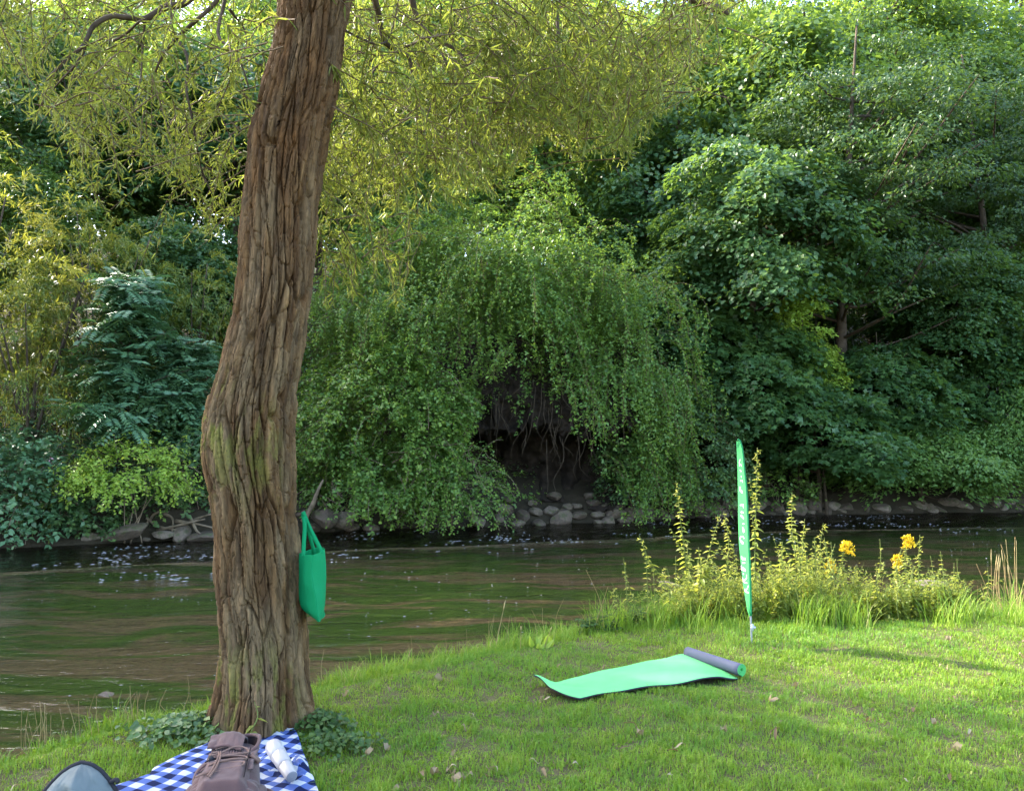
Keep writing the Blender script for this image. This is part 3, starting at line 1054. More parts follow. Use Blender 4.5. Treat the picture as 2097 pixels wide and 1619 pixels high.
gap_tree = tree('sunlit_gap_tree', 9.6, 1.5, 6.2, 2.3, 40, .55, 75, .14, 'broad', M['lime'], .07, 44, inner=.2, slope=.4, droop=.3, aspect=.6, nlimb=12, lean=(.5, 0), zmin=-.9)  # added tree: lime leaf colour stands in for sunlit gaps between the crowns
place(gap_tree, X(1625, 28.6), 28.6, 1.05, 0.0, 'slender added tree whose yellow-green leaves stand in for sunlit gaps among the dark maples right of centre', 'tree')
for px_, Y_, s_0, lb_ in ((1690, 26.6, .8, 'small added yellow-green tree standing in for a sunlit gap beside the straight dark trunk'), (1500, 27.5, .72, 'small added yellow-green tree standing in for a sunlit gap left of the linden trunk')):
    o = copy_tree(gap_tree)
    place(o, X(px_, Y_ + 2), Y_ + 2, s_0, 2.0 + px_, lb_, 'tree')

# --- left: willow scrub, ash sapling, lindens
fe = feather_shrub('willow_scrub', 6.6, 2.3, 210, 20, M['feather'])
place(fe, X(40, 20.5), 20.9, 1.0, 0.0, 'yellow-tipped willow scrub with narrow leaves at the left edge', 'shrub')
f2 = copy_tree(fe)
place(f2, X(150, 22), 23.2, (1.05, 1.05, 1.18), 2.0, 'taller willow scrub behind the ash sapling', 'shrub')
f3 = copy_tree(fe)
place(f3, X(-90, 22), 22.3, 1.3, 4.0, 'large willow scrub cut by the left edge', 'shrub')
f4 = copy_tree(fe)
place(f4, X(345, 23), 24.6, (1.0, 1.0, 1.05), 1.0, 'willow scrub in deep shade beside the big trunk', 'shrub')
ro = pinnate_tree('ash_sapling', 6.0, 1.75, 1080, 24, M['rowan'], .105)
place(ro, X(238, 20.3), 20.9, 1.0, 0.5, 'blue-green ash sapling with pinnate leaves on a thin bare stem', 'tree')
r2 = copy_tree(ro)
place(r2, X(350, 21), 21.8, (.85, .85, .72), 2.2, 'smaller ash sapling close to the left side of the willow trunk', 'tree')
l4 = copy_tree(linden)
place(l4, X(60, 28), 29.0, 1.0, 3.6, 'linden rising behind the willow scrub on the left', 'tree')
l5 = copy_tree(linden)
place(l5, X(420, 28), 30.5, 1.05, 5.1, 'linden behind the willow trunk', 'tree')
l6 = copy_tree(linden)
place(l6, X(330, 25), 26.2, (.62, .62, .55), 0.7, 'small dark linden between the ash saplings and the willow trunk', 'tree')

# --- woodland on the slope behind
far0 = tree('woodland_tree', 17, 4.6, 11.0, 6.6, 130, 1.5, 120, 0.24, 'rhomb', M['far'], 0.24, 31, inner=0.4, slope=0.35, droop=0.3, thick=0.2, aspect=0.75, nlimb=24, zmin=-0.75)
far1 = tree('woodland_tree', 19, 4.0, 11.5, 8.0, 125, 1.5, 120, 0.22, 'rhomb', M['far'], 0.26, 32, inner=0.3, slope=0.2, droop=0.2, thick=0.2, aspect=0.7, nlimb=30, zmin=-0.8, lean=(.8, .3))
spots = [(-22, 31, 1.0), (-16.5, 34, 1.05), (-11, 35, .95), (-6.5, 33, .9), (-2.5, 36, 1.0), (2.0, 37, 1.05), (6.0, 40, 1.0), (10.5, 42, 1.05), (15, 45, 1.0), (20.5, 42, 1.0), (25, 38, 1.1), (24, 47, 1.0),
         (-26, 42, 1.0), (-20, 45, .95), (-13, 46, 1.0), (-7, 45, 1.0), (-1, 48, .95), (5, 50, 1.0), (12, 54, 1.05), (19, 56, 1.0), (28, 54, 1.1), (33, 48, 1.1), (-33, 38, 1.0), (-30, 52, 1.0), (-20, 58, 1.0),
         (-9, 58, 1.0), (2, 62, 1.0), (14, 66, 1.0), (27, 66, 1.1), (40, 60, 1.1), (9.0, 35.5, .62), (-4, 30.5, .62), (4.5, 33.5, .6), (17.5, 37, .7), (14.5, 38.5, 1.25), (18.5, 41, 1.3), (22.5, 40.5, 1.3), (27, 43, 1.3), (10, 47, 1.2), (8.5, 39, 1.3), (12, 36, 1.15), (-24, 50, 1.3), (-18, 52, 1.3), (-14, 40, 1.1), (-7.5, 31, .75), (-6, 52, 1.4), (0, 56, 1.4), (4, 54, 1.35), (8, 50, 1.3), (-10, 50, 1.35), (-16, 62, 1.65), (-8, 64, 1.7), (0, 68, 1.75), (7, 64, 1.65), (13, 60, 1.6), (20, 64, 1.65), (27, 60, 1.6), (34, 64, 1.6), (16, 50, 1.4), (23, 50, 1.4), (10.5, 44, 1.4), (-19.5, 13.5, 1.05), (-20, 17.2, 1.05), (-23, 15.5, 1.2), (-17.5, 11, .95), (-22, 12, 1.15), (-25, 17, 1.2), (-20, 9.5, 1.1), (-24, 20.5, .95), (-27, 18, 1.1)]  # list ends with unseen trees at far left, added to shade the lawn
sr = np.random.default_rng(4)
for gx_ in np.linspace(-30, 36, 23):                       # lower storey
    spots.append((gx_ + sr.normal(0, .8), float(yfar(np.array(gx_))) + sr.uniform(6, 8.5), sr.uniform(.36, .5)))
    spots.append((gx_ * 1.15 + sr.normal(0, 1), float(yfar(np.array(gx_))) + sr.uniform(13, 17), sr.uniform(.5, .68)))
for gx_ in np.linspace(-52, 60, 20):
    spots.append((gx_ + sr.normal(0, 1), 66 + sr.uniform(0, 12) + .2 * gx_, sr.uniform(1.15, 1.35)))
rng = np.random.default_rng(77)
for i, (x, y, s) in enumerate(spots):
    o = (far0, far1)[i] if i < 2 else copy_tree((far0, far1)[i % 2])
    place(o, x, y, s * rng.uniform(.92, 1.08), rng.uniform(0, 6.28), 'tall broadleaf tree of the woodland on the slope behind the riverside trees, those far out at left added unseen to shade the lawn', 'tree', 'woodland trees on the slope')

# --- vine thicket in the middle: a dome of hanging shoots with a hollow under it
CAVE = np.array([(935, 1000), (950, 890), (978, 830), (985, 770), (1020, 755), (1050, 728), (1075, 770), (1100, 742), (1135, 800), (1165, 800), (1170, 870), (1190, 860), (1225, 945), (1220, 1010), (1160, 1040), (1000, 1035)], float)


def in_poly(px, py, poly):
    r = np.zeros(np.shape(px), bool)
    n = len(poly)
    for i in range(n):
        (x0, y0), (x1, y1) = poly[i], poly[(i + 1) % n]
        c = ((y0 > py) != (y1 > py)) & (px < (x1 - x0) * (py - y0) / (y1 - y0 + 1e-12) + x0)
        r ^= c
    return r


def thicket(mb, tw, rng, ctr, a, b, c, n, leaf, hole=None, p=2.2, arch=1.0, length=(0.9, 2.2), az=(-1.9, 1.9), tmin=0.0, tmax=1.5, spacing=0.05, lump=0.27, dens=None):
    P, D, N, R = [], [], [], []
    ctr = np.array(ctr, float)
    for k in range(n):
        ph = rng.uniform(*az)
        ct = rng.uniform(math.cos(tmax), math.cos(tmin))
        th = math.acos(ct)
        d = np.array((math.sin(th) * math.sin(ph), -math.sin(th) * math.cos(ph), math.cos(th)))
        lm = 1 + lump * vnoise(d[0] * 3.1 + ctr[0], d[1] * 3.1, d[2] * 3.6, 61) + 0.5 * lump * vnoise(d[0] * 8 + ctr[0], d[1] * 8, d[2] * 8, 62)
        if dens is not None and vnoise(d[0] * dens[0] + ctr[0], d[1] * dens[0], d[2] * dens[0] * .7, 63) < dens[1] and rng.random() < .9:
            continue
        q0 = ctr + d * np.array((a, b, c)) * float(lm)
        v = unit(d * np.array((1, 1, .6)) + np.array((rng.normal(0, .35), rng.normal(0, .35), rng.normal(0.2, .3)))) * rng.uniform(.6, 1.1) * arch
        ln = rng.uniform(*length)
        m = max(6, int(ln / 0.09))
        st = ln / m
        Q = [q0]
        for _ in range(m):
            v = unit(v + np.array((rng.normal(0, .05), rng.normal(0, .05), -0.155)))
            Q.append(Q[-1] + v * st)
        Q = np.array(Q)
        if hole is not None:
            hx, hy = proj(Q)
            ins = in_poly(hx, hy, hole)
            if ins.any():
                cut = int(np.argmax(ins)) + int(rng.integers(0, 4))
                if cut < 4:
                    continue
                Q = Q[:cut + 1]
        Q = Q[Q[:, 2] > ZW + 0.05]
        if len(Q) < 3:
            continue
        cnt = max(4, int(len(Q) * st / spacing * (0.7 + 0.6 * rng.random())))
        t = rng.uniform(0, len(Q) - 1.001, cnt)
        i = t.astype(int)
        base = Q[i] + (Q[i + 1] - Q[i]) * (t - i)[:, None]
        tan = unit(Q[i + 1] - Q[i])
        sd = unit(np.cross(tan, np.array((0, 0, 1.)) + rng.normal(0, .3, (cnt, 3)))) * rng.choice((-1., 1.), cnt)[:, None]
        off = rng.normal(0, .035, (cnt, 3))
        P.append(base + off)
        D.append(unit(sd * .9 + tan * .5 + rng.normal(0, .35, (cnt, 3))))
        N.append(unit(np.array((0, 0, .8)) + d * .6 + rng.normal(0, .45, (cnt, 3))))
        tipw = (t / len(Q)) ** 2
        R.append(np.clip(rng.normal(.34, .13) + .45 * tipw + rng.normal(0, .13, cnt), 0, 1))
        if rng.random() < .30:
            add_tube(tw, Q[::2] if len(Q) > 6 else Q, 0.006, 3, cap=False)
    n_ = sum(len(p_) for p_ in P)
    l = leaf * rng.uniform(.6, 1.25, n_)
    leaves(mb, np.concatenate(P), np.concatenate(D), np.concatenate(N), l, l * .68, 'rhomb', np.concatenate(R), rng)


rng = np.random.default_rng(91)
YM = 26.0
mound = tag(empty('vine_thicket', (X(1000, YM), YM, 0)), 'huge dome of hanging vine-like shoots with a dark earthy hollow beneath', 'shrub')
OM = np.array((X(1000, YM), YM, 0))
mb, tw = MB(), MB()
thicket(mb, tw, rng, (X(985, YM), YM, 0.2), 5.0, 3.4, 8.2, 2400, 0.10, CAVE, spacing=0.045, length=(1.0, 2.9), dens=(3.2, -.18))
thicket(mb, tw, rng, (X(985, YM), YM + .6, 0.2), 4.5, 3.0, 7.6, 1000, 0.11, CAVE, spacing=0.05, az=(-2.6, 2.6))
thicket(mb, tw, rng, (X(1080, YM), YM, 0.2), 4.0, 3.2, 9.1, 850, 0.10, CAVE, spacing=0.045, tmax=.85, az=(-3.1, 3.1), dens=(4, -.2))
thicket(mb, tw, rng, (X(725, 25), 25.5, 0.2), 1.9, 2.4, 6.4, 620, 0.10, None, spacing=0.05, dens=(3, -.2))
thicket(mb, tw, rng, (X(1270, 25), 25.4, 4.6), 1.9, 1.6, 3.2, 420, 0.10, CAVE, spacing=0.045, length=(1.2, 3.0), tmax=1.9, dens=(3, -.2))
rel(mb, OM).build('foliage', M['mound'], mound)
rel(tw, OM).build('shoots', M['twig'], mound)
# bare roots and shoots hanging in the hollow
rt = MB()
for k in range(48):
    x0 = rng.choice([rng.normal(1130, 28), rng.normal(1010, 22), rng.normal(1180, 35), rng.uniform(980, 1230)])
    y0 = rng.uniform(770, 900) if x0 > 1060 else rng.uniform(790, 830)
    s = W(x0, y0, rng.uniform(24.3, 25.0))
    ln = rng.uniform(.5, 1.9)
    sw = rng.normal(0, .22)
    q = spline([s, s + (sw * .3 + rng.normal(0, .06), -.12, -.4 * ln), s + (sw + rng.normal(0, .08), -.1, -.75 * ln), s + (sw * 1.3 + rng.normal(0, .1), -.02, -ln)], 12)
    add_tube(rt, q, np.linspace(rng.uniform(.008, .02), .004, 12), 4, cap=False)
thicket(mb := MB(), tw2 := MB(), rng, (X(1090, 25), 24.9, 3.1), 2.0, .5, .9, 60, 0.10, None, spacing=.06, length=(.5, 1.6), tmax=1.9, lump=.3)
thicket(mb, tw2, rng, (X(1010, 25), 24.6, 0.2), 1.0, .5, .8, 40, 0.11, None, spacing=.06, length=(.3, .6), arch=1.2)
rel(mb, OM).build('leaves', M['mound'], mound)
rel(rt, OM).build('roots', M['wood'], mound)

front = tag(empty('arching_shrub', (X(800, 22.6), 22.6, 0)), 'arching shrub with small bright leaves trailing into the water right of the big trunk', 'shrub')
OF = np.array((X(800, 22.6), 22.6, 0))
mb, tw = MB(), MB()
thicket(mb, tw, rng, (X(790, 23.2), 23.2, 0.1), 2.2, 1.7, 3.9, 1150, 0.115, CAVE, arch=1.3, spacing=0.05, length=(.6, 1.5), lump=.3, dens=(3, -.25))
thicket(mb, tw, rng, (X(930, 22.4), 22.6, 0.0), 0.9, 1.0, 1.7, 210, 0.085, None, arch=1.2, spacing=0.05, length=(.6, 1.3))
for k in range(26):
    x0, y0 = rng.uniform(660, 1000), rng.uniform(930, 1050)
    s = W(x0, y0, 22.3)
    q = spline([s, s + (rng.normal(.1, .3), -.3, rng.uniform(.1, .5)), s + (rng.normal(.3, .6), -.7, rng.uniform(-.3, .5))], 10)
    add_tube(tw, q, np.linspace(.018, .006, 10), 4, cap=False)
rel(mb, OF).build('foliage', M['mound'], front)
rel(tw, OF).build('shoots', M['deadwood'], front)

side = tag(empty('dense_shrub', (X(1400, 27), 27, 0)), 'dense blue-green shrub with tiny leaves behind the top of the flag', 'shrub')
OS = np.array((X(1400, 27), 27, 0))
mb, tw = MB(), MB()
thicket(mb, tw, rng, (X(1390, 27.3), 27.6, 0.1), 1.9, 1.6, 3.7, 900, 0.12, None, arch=.8, spacing=0.055, length=(.4, 1.0), lump=.3)
thicket(mb, tw, rng, (X(1300, 26.4), 26.6, 0.1), 1.0, 1.2, 2.4, 250, 0.11, CAVE, arch=.9, spacing=0.05, length=(.4, 1.2), lump=.3)
rel(mb, OS).build('foliage', M['bush'], side)
rel(tw, OS).build('shoots', M['twig'], side)


def small_shrub(name, px, Y, a, b, c, n, mat, label, leaf=.1, z0=.0, seed=1, **kw):
    r = np.random.default_rng(seed)
    O = np.array((X(px, Y), Y, 0))
    o = tag(empty(name, O), label, 'shrub')
    m_, t_ = MB(), MB()
    thicket(m_, t_, r, (O[0], Y, z0), a, b, c, n, leaf, None, **kw)
    for k in range(5):
        e = O + (r.normal(0, a * .5), -abs(r.normal(0, b * .5)), z0 + c * r.uniform(.5, .9))
        s = O + (r.normal(0, .15), 0, float(zhill(np.array(O[0]), np.array(Y))) - .1)
        add_tube(t_, spline([s, (s + e) / 2 + (r.normal(0, .1), 0, .15), e], 10), np.linspace(.016, .005, 10), 5, cap=False)
    rel(m_, O).build('foliage', mat, o)
    rel(t_, O).build('shoots', M['deadwood'], o)
    return o


small_shrub('lime_shrub', 270, 19.9, 1.2, .9, .75, 320, M['lime'], 'low shrub with bright lime-green leaves lit by the sun at the left waterline', .095, .85, 5, length=(.4, .9), arch=1.5, spacing=.045, tmax=1.7)
small_shrub('waterside_shrub', 40, 19.4, 1.0, .8, 1.9, 260, M['rowan'], 'blue-green leafy shrub overhanging the water at the left edge', .15, -.3, 6, length=(.4, .9), arch=1.3, spacing=.055)
small_shrub('waterside_shrub', 150, 19.9, .9, .7, 1.1, 170, M['bush'], 'small leafy shrub at the waterline below the lime-green shrub', .13, -.3, 7, length=(.3, .7), arch=1.4, spacing=.05)
small_shrub('shade_shrub', 120, 21.6, 1.4, 1.0, 2.4, 320, M['rowan'], 'dark shrub in front of the willow scrub on the left', .13, .1, 8, length=(.5, 1.0), arch=1.2, spacing=.05)
small_shrub('shade_shrub', 385, 21.4, 1.2, .9, 1.9, 240, M['bush'], 'dark green shrub just left of the willow trunk above the mossy boulders', .12, .3, 9, length=(.5, 1.0), arch=1.2, spacing=.05)
small_shrub('shade_shrub', 560, 24.5, 1.5, 1.0, 4.2, 420, M['bush'], 'shaded shrub showing on the right edge of the willow trunk', .11, .3, 10, length=(.5, 1.2), spacing=.05)
small_shrub('waterside_shrub', 1590, 28.4, .9, .8, .9, 130, M['mound'], 'low yellow-green shrub on the bank behind the tall nettle', .12, .1, 12, length=(.3, .7), arch=1.2, spacing=.055)
small_shrub('waterside_shrub', 1470, 26.6, .7, .7, .9, 120, M['mound'], 'small bright shrub at the stones left of the flag', .11, -.1, 13, length=(.3, .7), arch=1.2, spacing=.055)

# pink balsam by the left edge
bal = tag(empty('balsam_plant', (X(88, 19.2), 19.2, ZW)), 'tall plant with a pink flower head at the left waterline', 'plant')
mb, fl, st = MB(), MB(), MB()
for k in range(5):
    s = np.array((rng.normal(0, .15), rng.normal(0, .1), 0))
    h = rng.uniform(1.5, 2.2)
    q = spline([s, s + (0.04, 0, h * .5), s + (rng.normal(0, .1), 0, h)], 12)
    add_tube(st, q, np.linspace(.016, .006, 12), 5)
    t = np.linspace(2, 10.9, 26)
    i = t.astype(int)
    a = np.arange(26) * 2.4
    leaves(mb, q[i], np.stack([np.cos(a), np.sin(a), -.2 + 0 * a], -1), np.tile((0, 0, 1.), (26, 1)), .17, .05, 'broad', None, rng)
    if k < 3:
        n = 26
        leaves(fl, q[-1] + rng.normal(0, .06, (n, 3)), rng.normal(0, 1, (n, 3)), rng.normal(0, 1, (n, 3)), .05, .04, 'rhomb', None, rng)
st.build('stem', M['stem'], bal)
mb.build('leaves', M['ivy'], bal)
fl.build('flower_head', M['pink'], bal)

# --- bare earth bank with an undercut inside the hollow
ez = [(26.6, 690), (26.0, 750), (25.5, 800), (25.1, 840), (24.85, 870), (24.95, 884), (26.6, 892), (27.6, 930), (27.2, 985), (26.0, 1036)]
ux = np.linspace(900, 1310, 200)
Vg = []
for x in ux:
    col = []
    for Yp, py in ez:
        q = W(x, py + 9 * math.sin(x / 37.0) + (16 if py < 950 else 3) * float(vnoise(np.array(x / 9.), np.array(py / 60.), seed=75)) + 8 * float(vnoise(np.array(x / 21.), np.array(py / 30.), seed=71)), Yp)
        q = q + (0, .45 * float(vnoise(np.array(x / 26.), np.array(py / 24.), seed=72)), 0)
        col.append(q)
    Vg.append(spline(col, 110))
Vg = np.array(Vg)
Vg[..., 1] += .26 * fbm(Vg[..., 0] * 3.2, Vg[..., 2] * 5, o=5, seed=73)
Vg[..., 2] += .07 * fbm(Vg[..., 0] * 6, Vg[..., 1] * 4, o=4, seed=74)
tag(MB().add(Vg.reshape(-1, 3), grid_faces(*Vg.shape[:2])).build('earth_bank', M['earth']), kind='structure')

# --- ground cover on the slope
rng = np.random.default_rng(41)
n = 60000
gx, gd = rng.uniform(-24, 30, n), rng.uniform(0.8, 1.0, n) * 0 + 0.9 + 16 * rng.random(n) ** 1.6
gy = yfar(gx) + gd
ok = (vnoise(gx * .8, gy * .8, seed=42) > -.25) & ~((gx > X(925, 24.5)) & (gx < X(1275, 24.5)) & (gd < 2.4)) & ~((gx > 9) & (gd < 1.6))
gx, gy = gx[ok], gy[ok]
n = len(gx)
P = np.stack([gx, gy, zhill(gx, gy) + rng.random(n) ** 2 * .5], -1)
mb = MB()
leaves(mb, P, np.stack([rng.normal(0, 1, n), rng.normal(-.5, 1, n), rng.normal(0, .3, n)], -1), rng.normal(0, .4, (n, 3)) + (0, -.3, 1), rng.uniform(.07, .16, n), rng.uniform(.05, .11, n), 'rhomb', None, rng)
tag(mb.build('undergrowth', M['bush']), 'low leafy undergrowth covering the wooded slope', 'undergrowth', kind='stuff')


# --- boulders
def ico(sub):
    t = (1 + 5 ** .5) / 2
    V = [(-1, t, 0), (1, t, 0), (-1, -t, 0), (1, -t, 0), (0, -1, t), (0, 1, t), (0, -1, -t), (0, 1, -t), (t, 0, -1), (t, 0, 1), (-t, 0, -1), (-t, 0, 1)]
    Fc = [(0, 11, 5), (0, 5, 1), (0, 1, 7), (0, 7, 10), (0, 10, 11), (1, 5, 9), (5, 11, 4), (11, 10, 2), (10, 7, 6), (7, 1, 8), (3, 9, 4), (3, 4, 2), (3, 2, 6), (3, 6, 8), (3, 8, 9), (4, 9, 5), (2, 4, 11), (6, 2, 10), (8, 6, 7), (9, 8, 1)]
    V = [unit(np.array(v)) for v in V]
    for _ in range(sub):
        mid, F2 = {}, []
        for f in Fc:
            m = []
            for a, b in ((f[0], f[1]), (f[1], f[2]), (f[2], f[0])):
                k = (min(a, b), max(a, b))
                if k not in mid:
                    mid[k] = len(V)
                    V.append(unit(V[a] + V[b]))
                m.append(mid[k])
            F2 += [(f[0], m[0], m[2]), (f[1], m[1], m[0]), (f[2], m[2], m[1]), tuple(m)]
        Fc = F2
    return np.array(V), np.array(Fc)


IV, IF = ico(4)


def boulder_mesh(seed, flat=.7):
    r = np.random.default_rng(seed)
    V = IV.copy()
    for _ in range(11):                      # facets: clip by random planes, softened
        nrm = unit(r.normal(0, 1, 3))
        d = V @ nrm
        lim = r.uniform(.62, .88)
        V = V - np.clip(d - lim, 0, None)[:, None] * nrm * .88
    V = V * (1 + .05 * fbm(IV[:, 0] * 3 + seed, IV[:, 1] * 3, IV[:, 2] * 3, o=4, seed=seed)[:, None])
    V = V * np.array((1.15, .9, flat))
    return MB().add(V, IF).mesh('boulder', M['rock'])


RM = [boulder_mesh(s, f) for s, f in ((1, .75), (2, .62), (3, .85), (4, .7), (5, .55), (6, .78))]
rng = np.random.default_rng(15)


def boulder(px, py, Y, w, label, group=None, k=None, sz=1.0, name='boulder'):
    o = bpy.data.objects.new(name, RM[rng.integers(6) if k is None else k])
    COL.objects.link(o)
    c = W(px, py, Y)
    s = w / F * Y / 2 / 1.08
    o.location = c
    o.rotation_euler = (rng.normal(0, .15), rng.normal(0, .15), rng.uniform(0, 6.28) if k is None else 0.2)
    o.scale = (s, s, s * sz)
    return tag(o, label, 'boulder', group)


LB, GB = 'rounded brown boulder among the riprap lining the far bank', 'riprap boulders along the far bank'
for px, py, w in [(1035, 1042, 44), (1072, 1056, 36), (1098, 1047, 30), (1128, 1046, 40), (1150, 1062, 50), (1185, 1056, 40), (1215, 1030, 42), (1226, 1054, 36), (1258, 1050, 44), (1298, 1052, 46), (1160, 1038, 30),
                  (1135, 1015, 26), (1205, 1015, 32), (1020, 1062, 36), (1060, 1072, 34), (1105, 1072, 36), (1245, 1068, 32), (1280, 1066, 30), (1330, 1058, 36), (1355, 1050, 32),
                  (1390, 1046, 40), (1415, 1036, 44), (1440, 1046, 46), (1465, 1042, 46), (1492, 1036, 42), (1515, 1044, 40), (1548, 1040, 52), (1590, 1040, 50), (1625, 1040, 58), (1660, 1038, 50),
                  (1700, 1038, 48), (1735, 1042, 36), (1770, 1044, 30), (1655, 1050, 30), (1610, 1052, 26), (1575, 1052, 26), (1690, 1050, 34), (1720, 1050, 28), (1800, 1043, 40), (1480, 1054, 30), (1435, 1058, 32),
                  (1880, 1034, 46), (1905, 1044, 40), (1935, 1032, 50), (1965, 1038, 54), (2000, 1034, 46), (2030, 1030, 50), (2065, 1032, 46), (2095, 1034, 44), (1990, 1044, 36), (2050, 1042, 34), (1920, 1046, 30),
                  (1850, 1044, 32), (1370, 1060, 30), (1310, 1066, 26), (2080, 1042, 30), (1225, 1070, 24), (760, 1082, 30), (720, 1080, 34), (980, 1070, 36), (640, 1080, 30), (1560, 1030, 34), (1640, 1026, 30),
                  (1240, 1036, 30), (1270, 1038, 32), (1180, 1036, 28), (1090, 1030, 28), (1040, 1024, 26), (1320, 1044, 34)]:
    Yb = float(yfar(np.array(X(px, 25))))
    Yb = float(yfar(np.array(X(px, Yb)))) + np.clip((1062 - py) / 34., -.3, 1.2) * .7
    boulder(px, py, Yb, w * rng.uniform(.8, 1.2), LB, GB, sz=rng.uniform(.75, 1.1))
boulder(665, 1060, 21.9, 62, 'pale boulder on the far bank just behind the green tote bag straps')
boulder(705, 1063, 22.3, 54, 'squarish boulder next to the pale one right of the willow trunk')
boulder(1412, 1032, 27.0, 58, 'large reddish boulder left of the flag on the far bank', k=2)
boulder(185, 1102, 19.8, 66, 'mossy boulder at the left waterline under the leafy shrubs', sz=.7)
boulder(260, 1092, 19.9, 92, 'long flat mossy boulder at the left waterline', k=4, sz=.75)
boulder(335, 1096, 20.2, 50, 'low mossy boulder beside the long flat one', sz=.8)
boulder(372, 1093, 20.4, 46, 'rounded boulder near the driftwood on the left bank')
boulder(415, 1099, 20.5, 60, 'pale flat boulder at the water touching the left side of the willow trunk', k=1, sz=.7)
boulder(300, 1104, 19.9, 20, 'small white stone at the left waterline', sz=.6, name='stone')
boulder(1378, 1203, 12.2, 66, 'smooth pale stone rising from the shallow water behind the weeds', k=4, sz=.55, name='stone')
boulder(1908, 1195, 12.9, 74, 'flat blue-grey stone in the shallow water at the right', k=1, sz=.35, name='stone')
boulder(218, 1421, 7.3, 30, 'flat dark stone just breaking the surface of the near water', k=4, sz=.3, name='stone')

# driftwood: a stub sticking up behind the trunk, and a heap of sticks on the left bank
dw = MB()
q = spline([W(622, 1068, 21.6), W(638, 1036, 21.5), W(650, 1006, 21.4), W(662, 982, 21.4)], 16)
add_tube(dw, q, np.linspace(.085, .03, 16), 8, bump=.4)
tag(dw.build('dead_branch', M['deadwood']), 'broken dead branch slanting up from the bank right of the willow trunk', 'branch')
for k, (x0, y0, x1, y1) in enumerate([(300, 1060, 372, 1086), (320, 1086, 420, 1062), (335, 1050, 352, 1090), (360, 1066, 435, 1080), (300, 1074, 345, 1048), (390, 1058, 410, 1092), (375, 1075, 432, 1052)]):
    d_ = MB()
    a, b = W(x0, y0, 20.5), W(x1, y1, 20.3)
    q = spline([a, (a + b) / 2 + rng.normal(0, .08, 3), b], 12)
    add_tube(d_, q, np.linspace(.045, .018, 12), 6, bump=.3, seed=k)
    tag(d_.build('driftwood_stick', M['deadwood']), 'dead stick in the driftwood heap left of the willow trunk', 'stick', 'driftwood sticks on the left bank')

# ------------------------------------------------------------------ things on the lawn
def lawn_z(x, y):
    return float(zlawn(np.array(x), np.array(y)))


